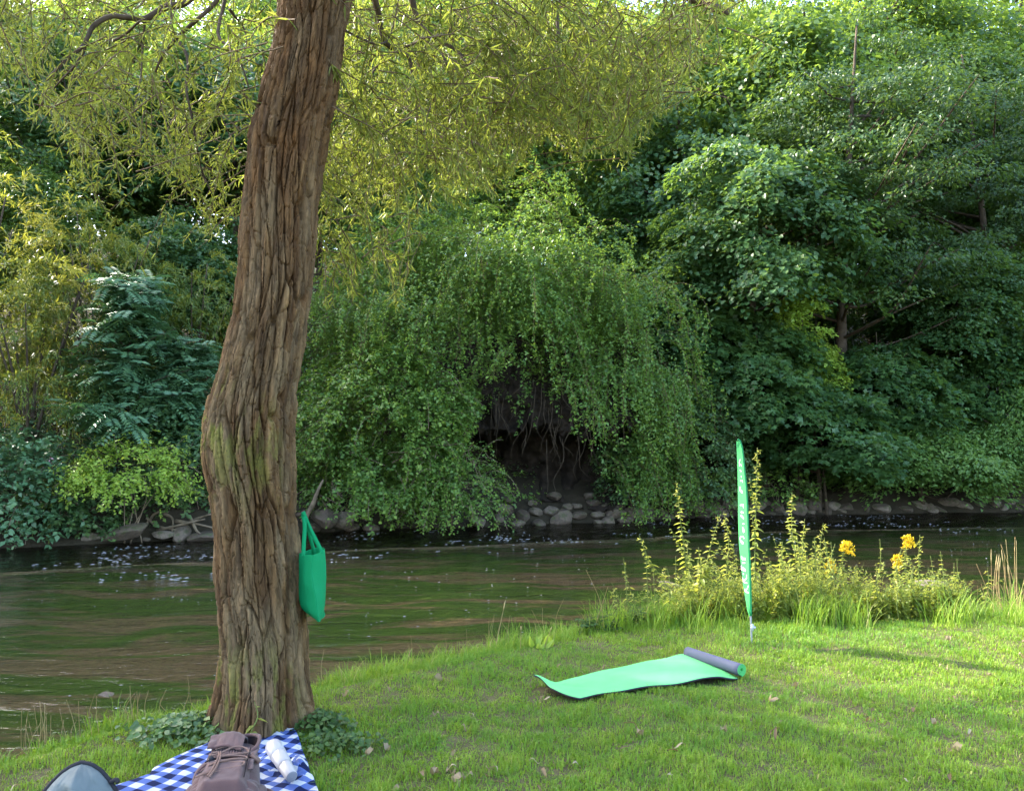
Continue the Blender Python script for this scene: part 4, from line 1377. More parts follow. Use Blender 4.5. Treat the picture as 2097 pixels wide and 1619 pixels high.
# --- yoga mat, partly rolled up
def yoga_mat():
    N0, F0 = G(1188, 1436), G(1086, 1410)
    N1, F1 = G(1512, 1390), G(1400, 1352)
    root = tag(empty('yoga_mat', (*((N0 + F1) / 2)[:2], 0.0)), 'bright mint-green exercise mat lying on the grass with its grey far end still rolled up', 'mat')
    org = np.array(root.location)
    nu, nv = 90, 40
    u, v = np.meshgrid(np.linspace(0, 1, nu), np.linspace(0, 1, nv), indexing='ij')
    P = (N0 * (1 - u)[..., None] + N1 * u[..., None]) * (1 - v)[..., None] + (F0 * (1 - u)[..., None] + F1 * u[..., None]) * v[..., None]
    z = 0.040 + 0.008 * np.sin(u * 9 + v * 2) * (0.3 + v) + 0.006 * np.sin(u * 17 + 1)
    z = z + 0.035 * np.exp(-((u - .97) / .10) ** 2) * sstep(.2, 1, v)             # hump by the roll
    z = z + 0.045 * np.exp(-(u / .07) ** 2) * sstep(.55, 1, v) - 0.02 * np.exp(-(u / .10) ** 2) * sstep(.5, 0, v)  # curled end
    z = z - 0.020 * np.exp(-((u - .14) / .06) ** 2) * v - 0.028 * sstep(.85, 1, u) * sstep(.3, 0, v)
    P[..., 2] = z
    e = unit(N1 - N0)
    P[..., :2] -= (e[:2] * (0.03 * np.exp(-(u / .05) ** 2) * np.sin(v * 5))[..., None])
    th = 0.011
    top_, bot = P.copy(), P.copy()
    bot[..., 2] -= th
    mb = MB()
    fq = grid_faces(nu, nv)
    mb.add(top_.reshape(-1, 3) - org, fq)
    mb.add(bot.reshape(-1, 3) - org, fq[:, ::-1])
    k = nu * nv
    rim = np.concatenate([np.arange(nu) * nv, (nu - 1) * nv + np.arange(1, nv), (np.arange(nu - 2, -1, -1)) * nv + nv - 1, np.arange(nv - 2, 0, -1)])
    r2 = np.roll(rim, -1)
    mb.F.append(np.stack([rim, rim + k, r2 + k, r2], -1))
    mi = np.concatenate([np.zeros(len(fq)), np.ones(len(fq)), np.full(len(rim), 2)])
    g = plain('mat_green', (0.15, 0.55, 0.19), .8, .12, var=.07, scale=7, bump=.15, bscale=400)
    gr = plain('mat_grey', (0.095, 0.102, 0.145), .75, .15, var=.04, scale=8, bump=.15, bscale=400)
    ed = plain('mat_edge', (0.045, 0.045, 0.055), .8, .2)  # dark edge of the mat, with shade along it also in this colour
    mb.build('mat_sheet', [g, gr, ed], root, mat_index=mi)
    # the rolled end: a spiral sheet, grey outside and green inside
    a, b = G(1519, 1391), G(1408, 1353)
    ax = unit(b - a)
    perp = np.array((-ax[1], ax[0], 0))
    if perp[0] < 0:
        perp = -perp
    m = 110
    t = np.linspace(0, 1, m)
    ang = -math.pi / 2 + t * 2 * math.pi * 3.1
    rr = 0.050 - 0.033 * t
    prof = np.stack([np.cos(ang) * rr, np.sin(ang) * rr + 0.050], -1)
    prof_in = np.stack([np.cos(ang) * (rr - .008), np.sin(ang) * (rr - .008) + 0.050], -1)
    ln = np.linalg.norm(b - a)
    s = np.linspace(0, ln, 14)
    mk = lambda pr: a + perp * pr[:, 0][:, None, None] * 1.0 + np.array((0, 0, 1.)) * (pr[:, 1][:, None, None] + .022) + ax * s[None, :, None]
    O, I = mk(prof), mk(prof_in)
    mb = MB()
    fq = grid_faces(m, 14)
    mb.add(O.reshape(-1, 3) - org, fq)
    mb.add(I.reshape(-1, 3) - org, fq[:, ::-1])
    k = m * 14
    i = np.arange(m - 1)
    mb.F.append(np.stack([i * 14, i * 14 + k, (i + 1) * 14 + k, (i + 1) * 14], -1))
    mb.F.append(np.stack([i * 14 + 13, (i + 1) * 14 + 13, (i + 1) * 14 + 13 + k, i * 14 + 13 + k], -1))
    mi = np.concatenate([np.zeros(len(fq)), np.ones(len(fq)), np.full(2 * (m - 1), 2)])
    gd = plain('mat_green_inside', (0.08, 0.45, 0.12), .55, .3)
    mb.build('roll', [gr, gd, gd], root, mat_index=mi)
    return N0, N1, F0, F1


MATQ = yoga_mat()


# --- feather flag, turned nearly edge-on to the view
def feather_flag():
    base = G(1540, 1322)
    Yf = base[1]
    root = tag(empty('feather_flag', base), 'narrow green feather flag with white lettering on a thin pole stuck in the lawn', 'flag')
    pole_px = [(1540, 1322), (1538, 1280), (1537, 1220), (1535, 1150), (1533, 1110), (1531.5, 1060), (1528.5, 1000), (1524.5, 960), (1521, 925), (1516.5, 905), (1511, 899)]
    left_px = [(1507.5, 900), (1510, 950), (1511, 1000), (1511.5, 1060), (1513, 1110), (1516.5, 1150), (1522, 1200), (1530, 1248), (1534.5, 1262)]
    pole = spline([W(x, y, Yf) for x, y in pole_px], 60) - base
    # the cloth reaches away from the camera: each row runs from the pole to a point farther off
    nv, nu = 90, 14
    pyv = np.linspace(903, 1262, nv)
    lx = np.interp(pyv, [p[1] for p in left_px], [p[0] for p in left_px])
    rx = np.interp(pyv, [p[1] for p in pole_px[::-1]], [p[0] for p in pole_px[::-1]])
    wid = np.interp(pyv, [903, 915, 960, 1060, 1150, 1210, 1262], [.05, .10, .20, .27, .25, .16, .02])
    V = np.zeros((nv, nu, 3))
    for i in range(nv):
        for j in range(nu):
            t = j / (nu - 1)
            px_ = rx[i] + (lx[i] - rx[i]) * t
            V[i, j] = W(px_, pyv[i], Yf + wid[i] * t + .012 * math.sin(i / 11. + t * 4)) - base
    cloth = leaf_mat('flag_cloth', (0.07, 0.35, 0.11), (0.07, 0.35, 0.11), (0.07, 0.35, 0.11), trans=(0.12, 0.55, 0.18), tf=.4, rough=.7, spec=.2)
    mb = MB().add(V.reshape(-1, 3), grid_faces(nv, nu), rnd=.5)
    mb.build('flag_cloth', cloth, root)
    sl = MB()
    ps = pole[8:]
    add_tube(sl, ps, np.linspace(.011, .007, len(ps)), 8)
    sl.build('pole_sleeve', plain('sleeve_green', (0.02, 0.22, 0.075), .7, .2), root)
    p = MB()
    add_tube(p, pole[:12], .009, 8)
    p.build('pole', plain('pole_grey', (0.30, 0.32, 0.34), .4, .5, metal=.3), root)
    kn = MB()
    q = W(1540, 1284, Yf) - base
    add_tube(kn, [q + (-.012, -.004, 0), q + (.030, -.004, 0)], .011, 10)
    add_tube(kn, [q + (0, 0, -.03), q + (0, 0, .03)], .014, 10)
    kn.build('joint', plain('joint_grey', (0.42, 0.44, 0.46), .4, .5), root)
    # lettering: white strokes on the cloth, in cloth coordinates (row in photo pixels, 0 pole .. 1 far edge)
    def at(t, y):
        y = min(max(y, 903.5), 1261.5)
        i = (y - 903) / (1262 - 903) * (nv - 1)
        j = t * (nu - 1)
        i0, j0 = int(min(i, nv - 2)), int(min(j, nu - 2))
        a, b = i - i0, j - j0
        return V[i0, j0] * (1 - a) * (1 - b) + V[i0 + 1, j0] * a * (1 - b) + V[i0, j0 + 1] * (1 - a) * b + V[i0 + 1, j0 + 1] * a * b
    S = [  # stroke width, points (t, y)
        (2.2, [(.45, 940), (.62, 946), (.66, 953), (.42, 950), (.34, 955)]), (2.0, [(.6, 962), (.42, 965)]), (2.0, [(.5, 974), (.42, 977)]), (2.4, [(.62, 984), (.36, 984), (.34, 988)]),
        (4.4, [(.72, 996), (.72, 1002), (.42, 1008)]),
        (2.0, [(.72, 1034), (.36, 1033)]), (2.0, [(.42, 1034), (.38, 1040)]), (3.0, [(.66, 1048), (.40, 1049)]), (4.2, [(.66, 1055), (.38, 1061)]), (2.2, [(.50, 1072), (.36, 1072)]), (3.6, [(.54, 1079), (.34, 1088)]), (3.0, [(.54, 1084), (.44, 1090)]),
        (2.4, [(.86, 1104), (.78, 1099), (.54, 1098), (.40, 1102)]), (4.4, [(.80, 1107), (.52, 1112)]),
        (5.0, [(.84, 1140), (.66, 1144), (.40, 1144)]), (2.2, [(.80, 1152), (.46, 1152)]), (3.4, [(.92, 1157), (.92, 1165), (.45, 1168)]), (4.5, [(.86, 1162), (.50, 1166)]),
        (2.2, [(.82, 1174), (.70, 1175)]), (2.6, [(.36, 1176), (.40, 1184), (.90, 1190)]), (2.4, [(.92, 1182), (.80, 1191), (.36, 1193)]), (2.2, [(.22, 1198), (.34, 1205), (.86, 1208)]), (2.4, [(.86, 1205), (.70, 1211), (.20, 1213)])]
    lt = MB()
    nrm = np.array((-.97, -.25, 0))
    for w, pts in S:
        for (t0, y0), (t1, y1) in zip(pts[:-1], pts[1:]):
            d = np.array((t1 - t0, (y1 - y0) / 60.))
            d = d / np.linalg.norm(d)
            wx, wy = -d[1] * w / 60., d[0] * w
            for sgn in (-1, 1):
                c4 = [(t0 - wx / 2, y0 - wy / 2), (t1 - wx / 2, y1 - wy / 2), (t1 + wx / 2, y1 + wy / 2), (t0 + wx / 2, y0 + wy / 2)]
                lt.add([at(min(max(t, 0), 1), y) + nrm * .004 * sgn for t, y in c4], [(0, 1, 2, 3)])
    lt.build('lettering', plain('lettering_white', (0.80, 0.82, 0.85), .6, .3), root)


feather_flag()


# --- tote bag hung on the trunk, seen almost edge-on
def tote():
    Yb = 5.22
    root = tag(empty('tote_bag', W(640, 1200, Yb)), 'green cloth tote bag hung by its handles on the side of the willow trunk', 'bag')
    org = np.array(root.location)
    rows = [  # y of left edge, near seam, right edge and their x
        ((613, 1133), (641, 1136), (666, 1124)), ((612, 1150), (640, 1147), (667, 1140)), ((611.5, 1175), (638, 1172), (668, 1165)), ((611.5, 1200), (644, 1200), (668, 1190)), ((612, 1220), (648, 1228), (667.5, 1215)),
        ((614, 1234), (650, 1246), (666, 1236)), ((620, 1247), (651, 1258), (664, 1246)), ((634, 1259), (652, 1266), (660, 1256)), ((652, 1272), (653, 1272.5), (654, 1271))]
    def row(r, back):
        l, s, rr = r
        A = W(l[0], l[1], Yb - .02)
        B = W(s[0], s[1], Yb - .17)
        C = W(rr[0], rr[1], Yb + .00)
        D = A + (C - A) * .5 + (0, .17, 0.01)
        pts = [A, A + (B - A) * .5 + (-.006, -.004, 0), B, B + (C - B) * .5 + (.008, -.004, 0), C, C + (D - C) * .5 + (.008, .01, 0), D, D + (A - D) * .5 + (-.008, .01, 0)]
        return np.array(pts)
    R = np.array([row(r, 0) for r in rows])                  # (rows, 8, 3)
    R = np.stack([spline(R[:, k], 46) for k in range(8)], 1)
    n8 = 48
    fine = []
    for ring in R:
        q = np.concatenate([ring, ring[:1]])
        t = np.linspace(0, 8, n8, endpoint=False)
        i = t.astype(int)
        f = (t - i)[:, None]
        f = f * f * (3 - 2 * f) * .35 + f * .65
        fine.append(q[i] * (1 - f) + q[i + 1] * f)
    V = np.array(fine)
    V[..., 0] += .005 * fbm(V[..., 1] * 9, V[..., 2] * 7, o=3, seed=81)
    # dents
    V[..., 0] -= .012 * np.exp(-((V[..., 2] - W(0, 1190, Yb)[2]) / .05) ** 2) * np.exp(-((V[..., 1] - (Yb - .12)) / .05) ** 2)
    g = plain('tote_green', (0.005, 0.36, 0.135), .75, .25, var=.05, scale=10, bump=.2, bscale=500)
    gt = leaf_mat('tote_cloth', (0.005, 0.27, 0.095), (0.005, 0.28, 0.10), (0.005, 0.30, 0.105), trans=(0.01, 0.40, .13), tf=.25, rough=.75, spec=.2)
    nr = len(V)
    Fq = []
    for i in range(nr - 1):
        for j in range(n8):
            Fq.append((i * n8 + j, i * n8 + (j + 1) % n8, (i + 1) * n8 + (j + 1) % n8, (i + 1) * n8 + j))
    MB().add(V.reshape(-1, 3) - org, Fq, rnd=.5).build('bag_body', gt, root)
    def strap(pts, w, dirv):
        P = spline(pts, 30)
        dirv = np.array(dirv)
        a, b = P - dirv * w / 2, P + dirv * w / 2
        th = np.array((0, .002, 0))
        mb = MB()
        L4 = np.stack([a - th, b - th, b + th, a + th], 1)
        i = np.arange(29)[:, None] * 4
        Fq = np.concatenate([np.stack([i + k, i + (k + 1) % 4, i + 4 + (k + 1) % 4, i + 4 + k], -1).reshape(-1, 4) for k in range(4)])
        mb.add(L4.reshape(-1, 3) - org, Fq, rnd=.6)
        mb.build('strap', gt, root)
    hook = W(620, 1047, Yb - .02)
    strap([hook + (0.004, -.01, 0), W(634, 1080, Yb - .03), W(656, 1124, Yb - .05), W(657, 1134, Yb - .06)], .026, unit(np.array((.9, 0, .45))))
    strap([hook + (0, .0, -.012), W(624, 1075, Yb - .05), W(622.5, 1110, Yb - .07), W(621, 1138, Yb - .085)], .026, (1., 0, 0))
    strap([hook + (0.004, .06, -.05), W(634, 1095, Yb + .08), W(643, 1128, Yb + .10), W(645, 1136, Yb + .10)], .024, unit(np.array((.9, 0, .3))))
    st = MB()
    add_tube(st, [W(606, 1056, Yb - .02), W(616, 1052, Yb - .02), W(624, 1045, Yb - .02)], np.array((.016, .011, .005)), 8, bump=.3)
    rel(st).build('branch_stub', M['wood'], willow)


tote()


# --- gingham picnic blanket
def blanket():
    m = bpy.data.materials.new('gingham')
    nt, p, out = nodes(m)
    du, dv = attr(nt, 'cu'), attr(nt, 'cv')
    sq = lambda s: math_n(nt, 'GREATER_THAN', math_n(nt, 'FRACT', s), 0.5)
    a, b = sq(du), sq(dv)
    f = math_n(nt, 'MULTIPLY', math_n(nt, 'ADD', a, b), .5)
    col = ramp(nt, f, ((0.0, (0.46, 0.47, 0.48)), (0.25, (0.075, 0.118, 0.30)), (0.75, (0.004, 0.010, 0.048))), 'CONSTANT')
    nt.links.new(col, p.inputs['Base Color'])
    p.inputs['Roughness'].default_value = .85
    p.inputs['Specular IOR Level'].default_value = .2
    nt.links.new(bump_n(nt, noise_n(nt, 260, 3), .25, .003), p.inputs['Normal'])
    nu, nv = 150, 170
    u, v = np.meshgrid(np.linspace(0, 1, nu), np.linspace(0, 1, nv), indexing='ij')
    T1, T2 = G(520, 1488), G(588, 1476)
    B1, B2 = np.array((-2.85, 3.30, 0)), np.array((-.62, 3.20, 0))
    l = [T1, G(470, 1512), G(400, 1545), G(320, 1582), G(245, 1622), B1]
    r = [T2, G(600, 1500), G(622, 1550), G(634, 1592), G(650, 1622), B2]
    tt = np.linspace(0, 1, nv)
    Lc, Rc = spline(l, nv), spline(r, nv)
    P = Lc[None] * (1 - u)[..., None] + Rc[None] * u[..., None]
    z = np.vectorize(lawn_z)(P[..., 0], P[..., 1]) + .045
    z = z + .022 * fbm(P[..., 0] * 5, P[..., 1] * 3, o=3, seed=91) + .035 * np.exp(-((u - .8 + .2 * v) / .06) ** 2) * sstep(.12, .4, v) * (1 - .4 * v)
    z = z + .07 * sstep(.14, 0, v)                                     # drawn up over the root
    z = z + .05 * np.exp(-((u - .93) / .05) ** 2) * np.exp(-((v - .55) / .10) ** 2)
    rum = np.exp(-((u - .86) / .12) ** 2) * np.exp(-((v - .62) / .14) ** 2)
    z = z + rum * .05 * fbm(u * 20, v * 26, o=3, seed=93)
    P[..., 2] = z
    # cloth coordinates: metres along the weave
    th = math.radians(-21)
    cu = (P[..., 0] * math.cos(th) + P[..., 1] * math.sin(th)) / .108 + .10 * fbm(u * 4, v * 4, o=2, seed=94)
    cv = (-P[..., 0] * math.sin(th) + P[..., 1] * math.cos(th) + .45 * (P[..., 2] - .05)) / .108 + .10 * fbm(u * 4 + 9, v * 4, o=2, seed=95)
    c0 = P.mean((0, 1))
    o = empty('x', c0)
    bpy.data.objects.remove(o)
    thick = P - (0, 0, .006)
    mb = MB()
    fq = grid_faces(nu, nv)
    mb.add(P.reshape(-1, 3) - c0, fq, cu=cu.ravel(), cv=cv.ravel())
    ob = mb.build('picnic_blanket', m)
    ob.location = c0
    sol = ob.modifiers.new('thickness', 'SOLIDIFY')
    sol.thickness = .005
    sol.offset = -1
    tag(ob, 'blue and white gingham picnic blanket spread from the foot of the willow trunk', 'blanket')


blanket()

CLOTH = plain('pack_cloth', (0.088, 0.047, 0.042), .8, .25, var=.12, scale=9, bump=.35, bscale=320, sheen=.15)
CLOTHD = plain('pack_lining', (0.022, 0.016, 0.016), .9, .1)
CORD = plain('pack_cord', (0.175, 0.105, 0.08), .7, .3, bump=.3, bscale=600)
DARK = plain('dark_webbing', (0.02, 0.02, 0.024), .75, .2, bump=.3, bscale=500)


# --- mauve-brown backpack lying on its back on the blanket
def backpack():
    loc = np.array((-1.255, 3.56, .06))
    root = tag(empty('backpack', loc, rz=math.radians(13)), 'brown-mauve backpack with zigzag cords and an open hood, lying on the blanket', 'backpack')
    root.scale = (.9, 1.0, .92)
    tilt = math.radians(5)

    def loc3(x, y, z):                       # x across, y from the base to the lid, z out of the front
        return np.stack([x, y * math.cos(tilt) - z * math.sin(tilt) * .6, y * math.sin(tilt) + z * math.cos(tilt)], -1)
    nu, nv = 72, 80
    t = np.linspace(0, 1, nv)
    th = np.linspace(0, 2 * math.pi, nu, endpoint=False)
    Tt, Th = np.meshgrid(t, th, indexing='ij')
    hw = np.interp(t, [0, .03, .12, .45, .62, .8, .93, 1], [.10, .155, .178, .165, .150, .135, .118, .06])[:, None]
    hd = np.interp(t, [0, .03, .12, .45, .62, .8, .93, 1], [.05, .09, .115, .115, .105, .095, .075, .03])[:, None]
    e = .55
    cx_ = np.sign(np.cos(Th)) * np.abs(np.cos(Th)) ** e
    sz = np.sign(np.sin(Th)) * np.abs(np.sin(Th)) ** .7
    w = 1 + .045 * fbm(cx_ * 2 + 5, Tt * 7, sz * 2, o=4, seed=101)
    x, z, y = cx_ * hw * w, sz * hd * w + .115, Tt * .66
    z = z + .006 * np.sin(Tt * 60 + cx_ * 3) * np.exp(-((Tt - .22) / .12) ** 2) * (sz > 0)
    z = z - .020 * np.exp(-((Tt - .30) / .03) ** 2) * sstep(.2, .9, sz) * (np.abs(cx_) > .45)
    V = loc3(x, y, z).reshape(-1, 3)
    Fq = []
    for i in range(nv - 1):
        for j in range(nu):
            Fq.append((i * nu + j, i * nu + (j + 1) % nu, (i + 1) * nu + (j + 1) % nu, (i + 1) * nu + j))
    mb = MB().add(V, Fq)
    mb.F.append(np.array([[j, (j + 1) % nu, (j + 2) % nu] for j in range(0, 1)]))
    MB().add(V, Fq).build('pack_body', CLOTH, root)

    def zf(xx, yy):                          # height of the front face
        tt_ = yy / .66
        hw_ = np.interp(tt_, [0, .12, .45, .62, .8, .93, 1], [.10, .178, .165, .150, .135, .118, .06])
        hd_ = np.interp(tt_, [0, .12, .45, .62, .8, .93, 1], [.05, .115, .115, .105, .095, .075, .03])
        c = np.clip(np.abs(xx) / hw_, 0, .999)
        return .115 + hd_ * np.clip(1 - c ** (2 / e), 0, 1) ** .35

    def on(x_, y_, h=.004):
        x_, y_ = np.asarray(x_, float), np.asarray(y_, float)
        return loc3(x_, y_, zf(x_, y_) + h)

    def patch(name, x0, x1, y0, y1, h, mat, puff=.0, seed=0, taper=0.0, n=30):
        uu, vv = np.meshgrid(np.linspace(0, 1, n), np.linspace(0, 1, n), indexing='ij')
        yy = y0 + (y1 - y0) * vv
        xm, xw = (x0 + x1) / 2, (x1 - x0) / 2
        xx = xm + xw * (uu * 2 - 1) * (1 - taper * vv)
        edge = np.clip(np.minimum(np.minimum(uu, 1 - uu), np.minimum(vv, 1 - vv)) * 6, 0, 1) ** .6
        hh = (h + puff * edge) * edge - .006 * (1 - edge) + .007 * fbm(uu * 5, vv * 5 + seed, o=3, seed=seed) * edge
        return MB().add(on(xx, yy, hh).reshape(-1, 3), grid_faces(n, n)).build(name, mat, root)
    patch('front_pocket', -.128, .118, .02, .34, .016, CLOTH, .022, 3)
    # gathered throat under the hood
    n = 60
    uu, vv = np.meshgrid(np.linspace(0, 1, n), np.linspace(0, 1, 24), indexing='ij')
    xx = -.118 + .225 * uu
    yy = .385 + .115 * vv
    hh = .012 + .0035 * np.sin(uu * 110 + 3 * fbm(uu * 6, vv * 2, o=2, seed=5))
    MB().add(on(xx, yy, hh).reshape(-1, 3), grid_faces(n, 24)).build('gathered_collar', CLOTH, root)
    # hood: a lid folded over the top, its right side gaping open
    nu2, nv2 = 56, 40
    uu, vv = np.meshgrid(np.linspace(0, 1, nu2), np.linspace(0, 1, nv2), indexing='ij')
    ang = math.pi * (.02 + .98 * uu)
    # rim arch in x, folded from the back (v=0) over to the front flap (v=1)
    hx = -.145 + .20 * uu + .012 * np.sin(vv * 3)
    prof_y = np.interp(vv, [0, .25, .5, .75, 1], [.60, .665, .655, .585, .475])
    prof_z = np.interp(vv, [0, .25, .5, .75, 1], [.05, .12, .205, .250, .232])
    sag = .018 * np.sin(uu * math.pi)
    V = loc3(hx * (1 - .12 * vv) + .0, prof_y + sag - .045 * uu * vv, prof_z + .01 * fbm(uu * 4, vv * 5, o=3, seed=7) + .012 * np.sin(uu * math.pi))
    ob = MB().add(V.reshape(-1, 3), grid_faces(nu2, nv2)).build('hood', CLOTH, root)
    sm = ob.modifiers.new('thickness', 'SOLIDIFY')
    sm.thickness = .008
    # opening: dark hollow with a rolled rim
    c = np.array((.070, .565, 0))
    th = np.linspace(0, 2 * math.pi, 40)
    rx_, ry_ = .064, .108
    ring = loc3(c[0] + rx_ * np.cos(th) - .25 * ry_ * np.sin(th) * 0, c[1] + ry_ * np.sin(th), .222 + .012 * np.sin(th) - .030 * np.cos(th) * 0 - .045 * (np.sin(th) > .3) * (np.sin(th) - .3))
    rimm = MB()
    add_tube(rimm, ring, .0105, 8, cap=False)
    rimm.build('opening_rim', CLOTH, root)
    inner = [ring]
    for k in range(1, 8):
        cc = ring.mean(0) + (0, .03 * k / 7, -.11 * k / 7)
        inner.append(cc + (ring - ring.mean(0)) * (1 - .12 * k))
    Vn = np.array(inner)
    MB().add(Vn.reshape(-1, 3), grid_faces(8, 40)).build('lining', CLOTHD, root)
    # wide strap from the hood down the right side, with a buckle
    def strap(name, pts, w, mat, hgt=.010, th_=.004):
        P2 = spline(pts, 26)
        xx, yy = P2[:, 0], P2[:, 1]
        C = on(xx, yy, hgt)
        d = unit(np.gradient(C, axis=0))
        nn = np.array((0, -math.sin(tilt), math.cos(tilt)))
        s = unit(np.cross(d, nn))
        a_, b_ = C - s * w / 2, C + s * w / 2
        L4 = np.stack([a_, b_, b_ + nn * th_, a_ + nn * th_], 1)
        i = np.arange(25)[:, None] * 4
        Fq = np.concatenate([np.stack([i + k, i + (k + 1) % 4, i + 4 + (k + 1) % 4, i + 4 + k], -1).reshape(-1, 4) for k in range(4)])
        return MB().add(L4.reshape(-1, 3), Fq).build(name, mat, root)
    strap('lid_strap', [(.118, .60), (.122, .50), (.116, .40), (.112, .30), (.118, .22)], .032, CLOTH, .018)
    strap('side_strap', [(.098, .365), (.13, .362), (.150, .352)], .036, CLOTH, .026)
    strap('side_strap', [(-.166, .285), (-.13, .295), (-.108, .31)], .030, CLOTH, .020)
    bk = MB()
    q = on(np.array([.112, .150]), np.array([.338, .334]), .038)
    add_tube(bk, [q[0], q[1]], .008, 8)
    q = on(np.array([.112, .150]), np.array([.365, .360]), .038)
    add_tube(bk, [q[0], q[1]], .006, 8)
    bk.build('buckle', CORD, root)
    # seams
    sm_ = MB()
    add_tube(sm_, on(np.full(20, .098), np.linspace(.12, .45, 20), .030), .0028, 6)
    add_tube(sm_, on(np.linspace(-.13, .12, 20), np.full(20, .345), .020), .0035, 6)
    sm_.build('seam', CLOTHD, root)
    # cords
    zig = [(-.055, .345), (.02, .415), (.085, .400), (.088, .365), (.02, .330), (-.05, .300), (.02, .318), (.088, .312), (.085, .275), (.01, .262), (-.085, .235), (-.02, .262), (.07, .240), (.09, .228), (.07, .205), (-.01, .196), (-.11, .168), (-.125, .145), (-.06, .165), (-.02, .178)]
    z2 = spline(zig, 200)
    cd = MB()
    add_tube(cd, on(z2[:, 0], z2[:, 1], .040 + .006 * np.sin(np.linspace(0, 30, 200))), .0048, 7)
    cd.build('cord', CORD, root)
    for pts in ([(-.050, .350), (-.046, .29), (-.052, .22), (-.060, .15), (-.072, .112)], [(-.042, .350), (-.036, .28), (-.040, .20), (-.052, .14), (-.060, .100)], [(-.052, .352), (-.085, .352), (-.095, .335), (-.07, .322), (-.048, .34)]):
        q = spline(pts, 40)
        cd = MB()
        add_tube(cd, on(q[:, 0], q[:, 1], .050), .0048, 7)
        cd.build('cord', CORD, root)
    tg = MB()
    add_tube(tg, on(np.array([-.083, -.076]), np.array([.315, .285]), .040), .014, 10)
    tg.build('cord_lock', DARK, root)
    # side bulge pockets and loose shoulder strap on the right
    for sx, y0, yl, r_, nm in ((-.158, .12, .15, .050, 'side_pocket'), (.158, .10, .14, .046, 'side_pocket')):
        q = np.linspace(0, 1, 16)
        C = loc3(np.full(16, sx), y0 - .06 + q * (yl + .08), np.full(16, .125))
        mb = MB()
        add_tube(mb, C, r_ * np.sqrt(np.clip(1 - (2 * q - 1) ** 4, .02, 1)), 14, bump=.25, seed=sx * 9)
        mb.build(nm, CLOTH, root)
    sh = MB()
    P2 = spline([loc3(.16, .30, .10), loc3(.21, .27, .09), loc3(.235, .21, .07), loc3(.25, .10, .03), loc3(.27, .02, .01), loc3(.30, -.10, .02)], 40)
    s_ = np.array((.9, .2, .25))
    wv = np.interp(np.linspace(0, 1, 40), [0, .3, .6, 1], [.03, .055, .05, .026])[:, None]
    L4 = np.stack([P2 - s_ * wv / 2, P2 + (0, 0, .012), P2 + s_ * wv / 2, P2 - (0, 0, .008)], 1)
    i = np.arange(39)[:, None] * 4
    sh.add(L4.reshape(-1, 3), np.concatenate([np.stack([i + k, i + (k + 1) % 4, i + 4 + (k + 1) % 4, i + 4 + k], -1).reshape(-1, 4) for k in range(4)]))
    sh.build('shoulder_strap', CLOTH, root)


backpack()


# --- white bottle
def bottle():
    A = W(561, 1530, 4.47)
    B = W(598, 1590, 4.25)
    root = tag(empty('drinking_bottle', B), 'white tapered drinking bottle in three sections, propped on the blanket beside the backpack', 'bottle')
    ax = unit(A - B)
    ln = np.linalg.norm(A - B) + .035
    white = plain('bottle_white', (0.42, 0.39, 0.38), .28, .5)
    grey = plain('bottle_base', (0.2, 0.2, 0.22), .4, .5)
    s = np.linspace(0, 1, 5)
    def lathe(name, prof, mat):
        mb = MB()
        P = np.array([B + ax * (p[0] * ln) for p in prof])
        ref = unit(np.cross(ax, (0, 0, 1.)))
        up = np.cross(ref, ax)
        th = np.linspace(0, 2 * math.pi, 48, endpoint=False)
        V = P[:, None] + np.array([p[1] for p in prof])[:, None, None] * (np.cos(th)[None, :, None] * ref + np.sin(th)[None, :, None] * up)
        n = len(prof)
        Fq = [(i * 48 + j, i * 48 + (j + 1) % 48, (i + 1) * 48 + (j + 1) % 48, (i + 1) * 48 + j) for i in range(n - 1) for j in range(48)]
        mb.add(V.reshape(-1, 3) - B, Fq)
        return mb.build(name, mat, root)
    lathe('bottle_base', [(0, .001), (0, .026), (.004, .0285), (.012, .0288)], grey)
    lathe('lower_section', [(.012, .029), (.02, .0305), (.30, .0355), (.325, .0345)], white)
    lathe('middle_section', [(.325, .036), (.332, .0380), (.62, .0415), (.645, .0405)], white)
    lathe('cap', [(.645, .041), (.652, .0432), (.86, .0440), (.93, .0430), (.975, .037), (.995, .022), (1.0, .001)], white)


bottle()


